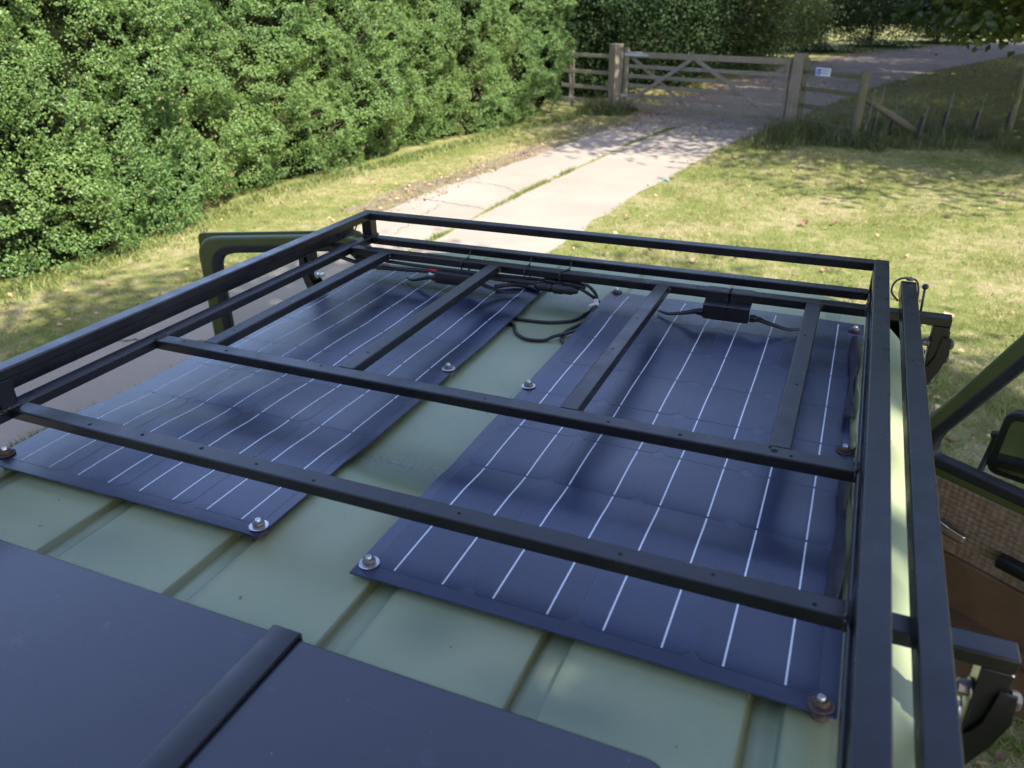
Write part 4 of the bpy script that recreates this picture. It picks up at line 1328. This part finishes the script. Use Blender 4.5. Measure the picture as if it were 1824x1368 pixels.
def solar(x0, x1, y0, y1, lines, seed, label):
    root = empty('solar_panel', ((x0+x1)/2, (y0+y1)/2, ZR), label, 'solar panel', 'flexible solar panels on the van roof')

    def zf(x, y): return panel_z(np.asarray(x, float), np.asarray(y, float), seed, x0, x1, y0, y1)
    nx, ny = 60, 120
    gx, gy = np.meshgrid(np.linspace(x0, x1, nx), np.linspace(y0, y1, ny), indexing='ij')
    # rounded corners
    X = gx.ravel().copy(); Y = gy.ravel().copy()
    zt = zf(X, Y)
    top = np.stack([X, Y, zt], 1); bot = top.copy(); bot[:, 2] -= .003
    idx = np.arange(nx*ny).reshape(nx, ny); nb = nx*ny
    F = np.stack([idx[:-1, :-1], idx[1:, :-1], idx[1:, 1:], idx[:-1, 1:]], -1).reshape(-1, 4)
    ring = list(idx[:, 0]) + list(idx[-1, 1:]) + list(idx[-2::-1, -1]) + list(idx[0, -2:0:-1])
    SF = [(ring[i], nb+ring[i], nb+ring[(i+1) % len(ring)], ring[(i+1) % len(ring)]) for i in range(len(ring))]
    me = npmesh('sheet', np.concatenate([top, bot]), np.concatenate([F, F[:, ::-1]+nb, np.array(SF)]))
    link('sheet', me, M_film, root, smooth=True, sharp=50)

    def patch(name, xa, xb, ya, yb, lift, kx, ky, mat):
        px, py = np.meshgrid(np.linspace(xa, xb, kx), np.linspace(ya, yb, ky), indexing='ij')
        X = px.ravel(); Y = py.ravel(); Zt = zf(X, Y) + lift
        i = np.arange(kx*ky).reshape(kx, ky)
        F = np.stack([i[:-1, :-1], i[1:, :-1], i[1:, 1:], i[:-1, 1:]], -1).reshape(-1, 4)
        if name == 'cell':      # wafers have cropped corners
            cn = {int(i[0, 0]), int(i[-1, 0]), int(i[0, -1]), int(i[-1, -1])}
            Fl = [tuple(int(q) for q in fc if int(q) not in cn) for fc in F]
            return MB().add(np.stack([X, Y, Zt], 1), Fl).build(name, mat, root, smooth=True)
        return link(name, npmesh(name, np.stack([X, Y, Zt], 1), F), mat, root, smooth=True)
    pitch = (lines[-1]-lines[0])/7
    rows = 8; ya, yb = y0 + .022, y1 - .022
    ph = (yb-ya)/rows
    for c in range(4):
        xa = lines[2*c] - pitch*.5; xb = lines[2*c+1] + pitch*.5
        for r_ in range(rows):
            patch('cell', xa + .0009, xb - .0009, ya + r_*ph + .0007, ya + (r_+1)*ph - .0007, .0003, 13, 13, M_cell)
    for L in lines:
        mb_v = []; mb_f = []
        for r_ in range(rows):
            a, b = ya + r_*ph + .0025, ya + (r_+1)*ph - .0025
            yy = np.linspace(a, b, 10)
            zz = zf(np.full(10, L), yy) + .0007
            base = len(mb_v)
            for q in range(10): mb_v += [(L-.0012, yy[q], zz[q]), (L+.0012, yy[q], zz[q])]
            mb_f += [(base+2*q, base+2*q+1, base+2*q+3, base+2*q+2) for q in range(9)]
        MB().add(mb_v, mb_f).build('busbar', M_bus, root)
    return zf


zR = solar(-.548, .078, .697, 1.935, [-.492, -.418, -.344, -.269, -.195, -.122, -.049, .021], 3, 'black flexible solar panel on the lawn side of the roof, under the bundled cable')
zL = solar(-1.302, -.716, .712, 1.945, [-1.245, -1.177, -1.108, -1.040, -.971, -.902, -.833, -.766], 11, 'black flexible solar panel on the hedge side of the roof')


def bolt(x, y, kind, label):
    zf = zR if x > -.6 else zL
    z = float(zf(np.array([x]), np.array([y]))[0]) + .0006
    zr = float(roof_z(np.array([x]), np.array([y]))[0])
    root = empty('panel_bolt', (x, y, zr), label, 'bolt', 'bolts holding down the solar panels')
    ws_, nt = {'zinc': (M_zinc, M_nut), 'zincrust': (M_zinc, M_nut), 'rust': (M_rust, M_rust), 'dark': (M_rust, M_nut)}[kind]
    t = Vector((random.uniform(-.08, .08), random.uniform(-.08, .08), 1))
    MB().lathe([(.0135, 0), (.0145, .0006), (.0145, .0018), (.0138, .0024), (.008, .0024)], (x, y, z), 28, t).build('washer', ws_, root, smooth=True, sharp=30)
    MB().lathe([(.0088, 0), (.0092, .001), (.0092, .0042), (.0078, .0062), (.005, .0066)], Vector((x, y, z)) + t*.0024, 20, t).build('nut', nt, root, smooth=True, sharp=35)
    MB().lathe([(.0046, 0), (.0046, .0028), (.004, .0038), (.0016, .0038), (.0014, .0026)], Vector((x, y, z)) + t*.009, 14, t).build('screw', M_zinc, root, smooth=True, sharp=35)
    h = max(.004, z - .0042 - zr)
    MB().lathe([(.0125, 0), (.0125, h), (.006, h)], (x, y, zr), 20).build('spacer', M_rust if 'rust' in kind else M_nut, root, smooth=True, sharp=35)


labs = ['silver bolt with bright washer at the nearest corner of the lawn side panel', 'rusty brown bolt at the corner of the lawn side panel nearest the rail', 'silver bolt halfway along the inner edge of the lawn side panel', 'rusty bolt beside the rail just beyond the middle crossbar', 'dark bolt at the far inner corner of the lawn side panel, by the cable loop', 'dark rusty bolt at the far outer corner of the lawn side panel',
        'silver bolt over a rusted spacer at the near corner of the hedge side panel', 'silver bolt halfway along the inner edge of the hedge side panel', 'rusty brown bolt at the left edge of the picture on the hedge side panel', 'bolt at the far outer corner of the hedge side panel, half under a bar']
for (x, y, k), l in zip(BOLTS, labs): bolt(x, y, k, l)

# fabric strip beside the right panel
fs = empty('edge_strip', (.085, 1.3, ZR), 'black fabric and olive vinyl strip curling up beside the lawn side panel', 'fabric strip')


def ribbon(name, ys, f_lo, f_hi, mat, parent):
    v = []
    for y in ys: v += [f_lo(y), ((f_lo(y)[0]+f_hi(y)[0])/2 + .004*math.sin(y*31), y, (f_lo(y)[2]+f_hi(y)[2])/2 + .003), f_hi(y)]
    fcs = []
    for i in range(len(ys)-1):
        a = 3*i
        fcs += [(a, a+3, a+4, a+1), (a+1, a+4, a+5, a+2)]
    o = MB().add(v, fcs).build(name, mat, parent, smooth=True)
    so = o.modifiers.new('thick', 'SOLIDIFY'); so.thickness = .0015
    return o


yy = np.linspace(1.40, 1.80, 34)
ribbon('fabric_flap', yy, lambda y: (.054 + .003*math.sin(y*17), y, ZR+.017), lambda y: (.067 + .004*math.sin(y*23+1), y, ZR + .021 + .003*math.sin(y*29)), M_fabric, fs)
yy = np.linspace(.86, 1.20, 30)
ribbon('fabric_flap', yy, lambda y: (.056 + .003*math.sin(y*19), y, ZR+.017), lambda y: (.069 + .004*math.sin(y*27+1), y, ZR + .023 + .003*math.sin(y*33)), M_fabric, fs)
yy = np.linspace(1.30, 1.80, 40)
ribbon('vinyl_edge', yy, lambda y: (.068 + .002*math.sin(y*21), y, ZR+.008), lambda y: (.080 + .009*sst(1.6, 1.78, y) + .004*math.sin(y*15), y, ZR + .022), M_piping, fs)
yy = np.linspace(.86, 1.28, 34)
ribbon('vinyl_edge', yy, lambda y: (.074 + .002*math.sin(y*21), y, ZR+.004), lambda y: (.083 + .002*math.sin(y*15), y, ZR + .016), M_piping, fs)
yy = np.linspace(.80, 1.72, 60)
ribbon('fabric_edge', yy, lambda y: (.086, y, ZR), lambda y: (.100 + .003*math.sin(y*15), y, ZR + .020), M_fabric, fs)
st = MB()
for y in np.arange(.87, 1.27, .0065):
    st.tube([(.0885, y, ZR + .0065), (.0885, y+.004, ZR + .0065)], .0007, 4); st.tube([(.0795, y, ZR + .0118), (.0795, y+.004, ZR + .0118)], .0007, 4)
tag(st.build('stitching', simple('thread', (.42, .46, .34), .7), fs), kind='stuff')

# ------------------------------------------------------------------ cables and boxes under the front crossbar
M_cable = simple('cable_sheath', (.018, .018, .020), .38, vary=.2)
zc = lambda x, y, r=.0045: float(roof_z(np.array([x]), np.array([y]))[0]) + r


def cable(pts, name, parent=None, r=.0042, label=None, **kw):
    return MB().tube(smooth_path(pts, 8), r, 9).build(name, M_cable, parent, smooth=True, **kw)


cb = empty('power_cable', (-.62, 1.7, ZR), 'loops of black solar cable lying on the roof between the panels', 'cable')
cable([(-.585, 1.786, 1.945), (-.578, 1.81, 1.93), (-.567, 1.845, 1.905), (-.553, 1.842, 1.896), (-.541, 1.832, 1.893), (-.51, 1.80, 1.891)], 'cable', cb)
B = [(-.60, 1.80, 1.950), (-.585, 1.845, 1.935), (-.566, 1.855, 1.912), (-.556, 1.835, 1.902), (-.553, 1.806, 0), (-.563, 1.766, 0), (-.579, 1.734, 0), (-.606, 1.709, 0), (-.635, 1.695, 0), (-.669, 1.69, 0), (-.698, 1.689, 0), (-.74, 1.69, 0)]
cable([(x, y, z or zc(x, y)) for x, y, z in B], 'cable', cb)
Cc = [(-.74, 1.67), (-.708, 1.648), (-.690, 1.615), (-.675, 1.597), (-.651, 1.580), (-.625, 1.578), (-.603, 1.588), (-.585, 1.605), (-.562, 1.636), (-.548, 1.669), (-.541, 1.724), (-.546, 1.783), (-.551, 1.825)]
cable([(x, y, zc(x, y) + (.006 if y > 1.6 and x > -.6 else 0)) for x, y in Cc], 'cable', cb)
D = [(-.545, 1.808), (-.547, 1.765), (-.553, 1.726), (-.569, 1.680), (-.576, 1.645), (-.571, 1.611), (-.557, 1.589), (-.525, 1.572)]
cable([(x, y, zc(x, y)) for x, y in D], 'cable', cb)
MB().bar((-.556, 1.826, 1.905), (-.548, 1.806, 1.897), .013, .012, .003, 3).build('tape_tag', M_white, cb, smooth=True, sharp=40)
MB().bar((-.549, 1.808, 1.900), (-.562, 1.790, 1.897), .003, .016, .001, 2).build('tape_tail', M_white, cb)


def connector(p, q, label):
    p = Vector(p); q = Vector(q)
    root = empty('cable_connector', (p+q)/2, label, 'connector', 'cable connectors under the front crossbar')
    d = (q-p); L = d.length
    MB().lathe([(.005, 0), (.009, .006), (.0115, .012), (.0115, L*.30), (.0098, L*.32), (.0115, L*.34), (.0115, L*.40), (.009, L*.41), (.009, L*.44)], p, 12, d).build('plug', M_blk, root, smooth=True, sharp=35)
    MB().lathe([(.009, 0), (.013, .001), (.013, L*.2), (.011, L*.21), (.011, L*.40), (.0085, L*.45), (.0055, L*.54)], p + d*.45, 12, d).build('socket', M_blk, root, smooth=True, sharp=35)


connector((-.705, 1.780, 1.941), (-.585, 1.770, 1.943), 'front black cable connector hanging below the front crossbar')
connector((-.690, 1.806, 1.949), (-.575, 1.800, 1.946), 'rear black cable connector tucked under the front crossbar')
lc = empty('harness_cable', (-1.0, 1.79, 1.95), 'black cable harness tied along the underside of the front crossbar', 'cable')
cable([(-1.30, 1.80, 1.945), (-1.2, 1.785, 1.935), (-1.1, 1.783, 1.938), (-1.0, 1.782, 1.944), (-.9, 1.786, 1.948), (-.8, 1.785, 1.944), (-.70, 1.783, 1.946)], 'cable', lc, .0055)
cable([(-1.25, 1.80, 1.952), (-1.05, 1.79, 1.952), (-.85, 1.79, 1.952), (-.69, 1.806, 1.949)], 'cable', lc, .0045)
cable([(-.84, 1.83, 1.905), (-.80, 1.86, 1.906), (-.76, 1.865, 1.904), (-.72, 1.85, 1.903)], 'cable', lc, .006)
rc = empty('cable_joint', (-.98, 1.779, 1.945), 'red insulated cable joint under the front crossbar', 'cable joint')
MB().tube([(-1.008, 1.777, 1.949), (-.975, 1.777, 1.947), (-.945, 1.778, 1.945)], [.0045, .0055, .0045], 9).build('red_sleeve', M_red, rc, smooth=True)
MB().tube([(-1.006, 1.774, 1.939), (-.985, 1.774, 1.935)], [.005, .003], 8).build('white_end', M_white, rc, smooth=True)


def tie(x, label, tilt=0.0):
    root = empty('cable_tie', (x, Y1n, ZB), label, 'cable tie', 'cable ties round the front crossbar')
    a, b = Y1n - .0028, Y1n + TW + .0012
    loop = [(x, a, 1.935), (x, a, ZB - .004), (x, a + .003, ZB + .0018), (x + tilt, b - .003, ZB + .0018), (x + tilt, b, ZB - .004), (x + tilt, b, 1.940), (x, (a+b)/2, 1.930), (x, a, 1.935)]
    MB().tube(loop, .0021, 6).build('strap', M_blk, root)
    MB().bar((x, a - .003, 1.965), (x, a - .003, 1.973), .006, .006, .001, 2, upv=(0, 1, 0)).build('tie_head', M_blk, root)
    MB().tube([(x + tilt, b, ZB), (x + tilt + .003, b + .004, ZB + .018)], .0014, 5).build('tie_tail', M_blk, root)


tie(-.914, 'black cable tie on the front crossbar left of the centre bar joint', .004)
tie(-.735, 'upright black cable tie on the front crossbar left of the connectors')
tie(-.640, 'slanted black cable tie holding the connectors to the front crossbar', .014)


def jbox(x0, x1, label, taped=True):
    root = empty('junction_box', ((x0+x1)/2, 1.77, 1.90), label, 'junction box', 'junction boxes under the front crossbar')
    MB().bar((x0 + .003, 1.772, 1.936), (x1 - .003, 1.772, 1.936), .028, .032, .004, 3).build('housing', M_blk, root, smooth=True, sharp=40)
    if taped:
        w = (x1-x0)/2
        for a, b in ((x0, x0 + w*1.05), (x0 + w*.98, x1)):
            v = []
            P = [(1.7575, 1.924), (1.7565, 1.955), (1.7862, 1.9605), (1.7862, ZB - .001), (1.789, ZB + .0012), (Y1n + TW, ZB + .0012), (Y1n + TW + .0012, ZB - .02)]
            for y, z in P: v += [(a, y, z), (b, y, z)]
            MB().add(v, [(2*i, 2*i+1, 2*i+3, 2*i+2) for i in range(len(P)-1)]).build('tape', M_tape, root)
    for x, s in ((x0, -1), (x1, 1)):
        MB().lathe([(.009, 0), (.009, .012), (.007, .014), (.006, .024)], (x, 1.774, 1.930), 10, (s, 0, 0)).build('cable_gland', M_blk, root, smooth=True, sharp=35)
        e = x + s*.075
        MB().tube(smooth_path([(x + s*.02, 1.774, 1.930), (x + s*.045, 1.778, 1.921), (x + s*.085, 1.792, 1.908), (x + s*.115, 1.815, 1.904)]), [.0062 - .0002*i for i in range(19)], 8).build('lead', M_cable, root, smooth=True)
    return root


jbox(-.276, -.170, 'black junction box taped to the front crossbar over the lawn side panel')
jbox(-.985, -.875, 'black junction box under the front crossbar over the hedge side panel', False)

for s, lab in ((1, 'black cable looped round the front end of the lawn side bar'), (-1, 'black cable looped round the front end of the hedge side bar')):
    mxx = lambda x: x if s > 0 else 2*XC - x
    r = empty('cable_loop', (mxx(.150), 1.91, 1.99), lab, 'cable loop', 'cable loops on the side bar ends')
    cable([(mxx(.132), 1.855, 1.985), (mxx(.118), 1.88, 1.995), (mxx(.121), 1.906, 2.008), (mxx(.134), 1.917, 2.017), (mxx(.152), 1.919, 2.019), (mxx(.166), 1.913, 2.016), (mxx(.1715), 1.89, 2.003), (mxx(.171), 1.86, 1.987)], 'cable', r, .0022)
    MB().lathe([(.004, 0), (.0075, .001), (.0075, .006), (.004, .008)], (mxx(.152), 1.913, 2.0155), 10).build('cap', M_nut, r, smooth=True, sharp=35)

# ------------------------------------------------------------------ black sheet lid at the back of the roof
lid = empty('roof_box', (-.70, .1, ZR), 'dark blue black sheet metal roof box lid across the rear of the roof', 'roof box')
ZL = 1.907
P = poly_round([(-1.34, -.8), (-.060, -.8), (-.060, .530), (-.090, .556), (-1.34, .556)], [.02, .02, .01, .012, .02], 4)
plate([P], .018, Matrix.Translation((0, 0, ZL - .009)), M_lid, 'lid', lid, .0025)
MB().box((-1.32, -.78, ZR + .003), (-.095, .53, ZL - .019)).build('box_wall', M_lid, lid)
MB().bar((-.547, -.8, ZL + .0035), (-.547, .562, ZL + .0035), .041, .0065, .002, 3).build('strap', M_rack, lid, smooth=True, sharp=40)
MB().bar((-.547, .5625, ZL + .0035), (-.547, .5625, ZL - .016), .041, .0055, .002, 3, upv=(0, 1, 0)).build('strap_end', M_rack, lid, smooth=True, sharp=40)

for x in (-.93, -.905):
    MB().lathe([(.0035, 0), (.0034, .0003)], (x, .36, ZL), 10).build('drill_hole', M_hole, lid)

# bits of leaf, seed and grit lying on the roof
m = 150
dx_ = rng.uniform(-1.28, .06, m); dy_ = rng.uniform(.56, 1.95, m)
inp = ((dx_ > -.548) & (dx_ < .078) & (dy_ > .697)) | ((dx_ < -.716) & (dy_ > .712))
dx_, dy_ = dx_[~inp], dy_[~inp]
dz_ = roof_z(dx_, dy_) + .0012
o = link('debris', leaf_mesh('debris', np.stack([dx_, dy_, dz_], 1), unit(np.stack([rng.normal(0, .25, len(dx_)), rng.normal(0, .25, len(dx_)), np.ones(len(dx_))], 1)), rng.uniform(.002, .0065, len(dx_)), .6, .3), M_dead)
tag(o, 'tiny bits of leaf and grit on the green roof', kind='stuff')
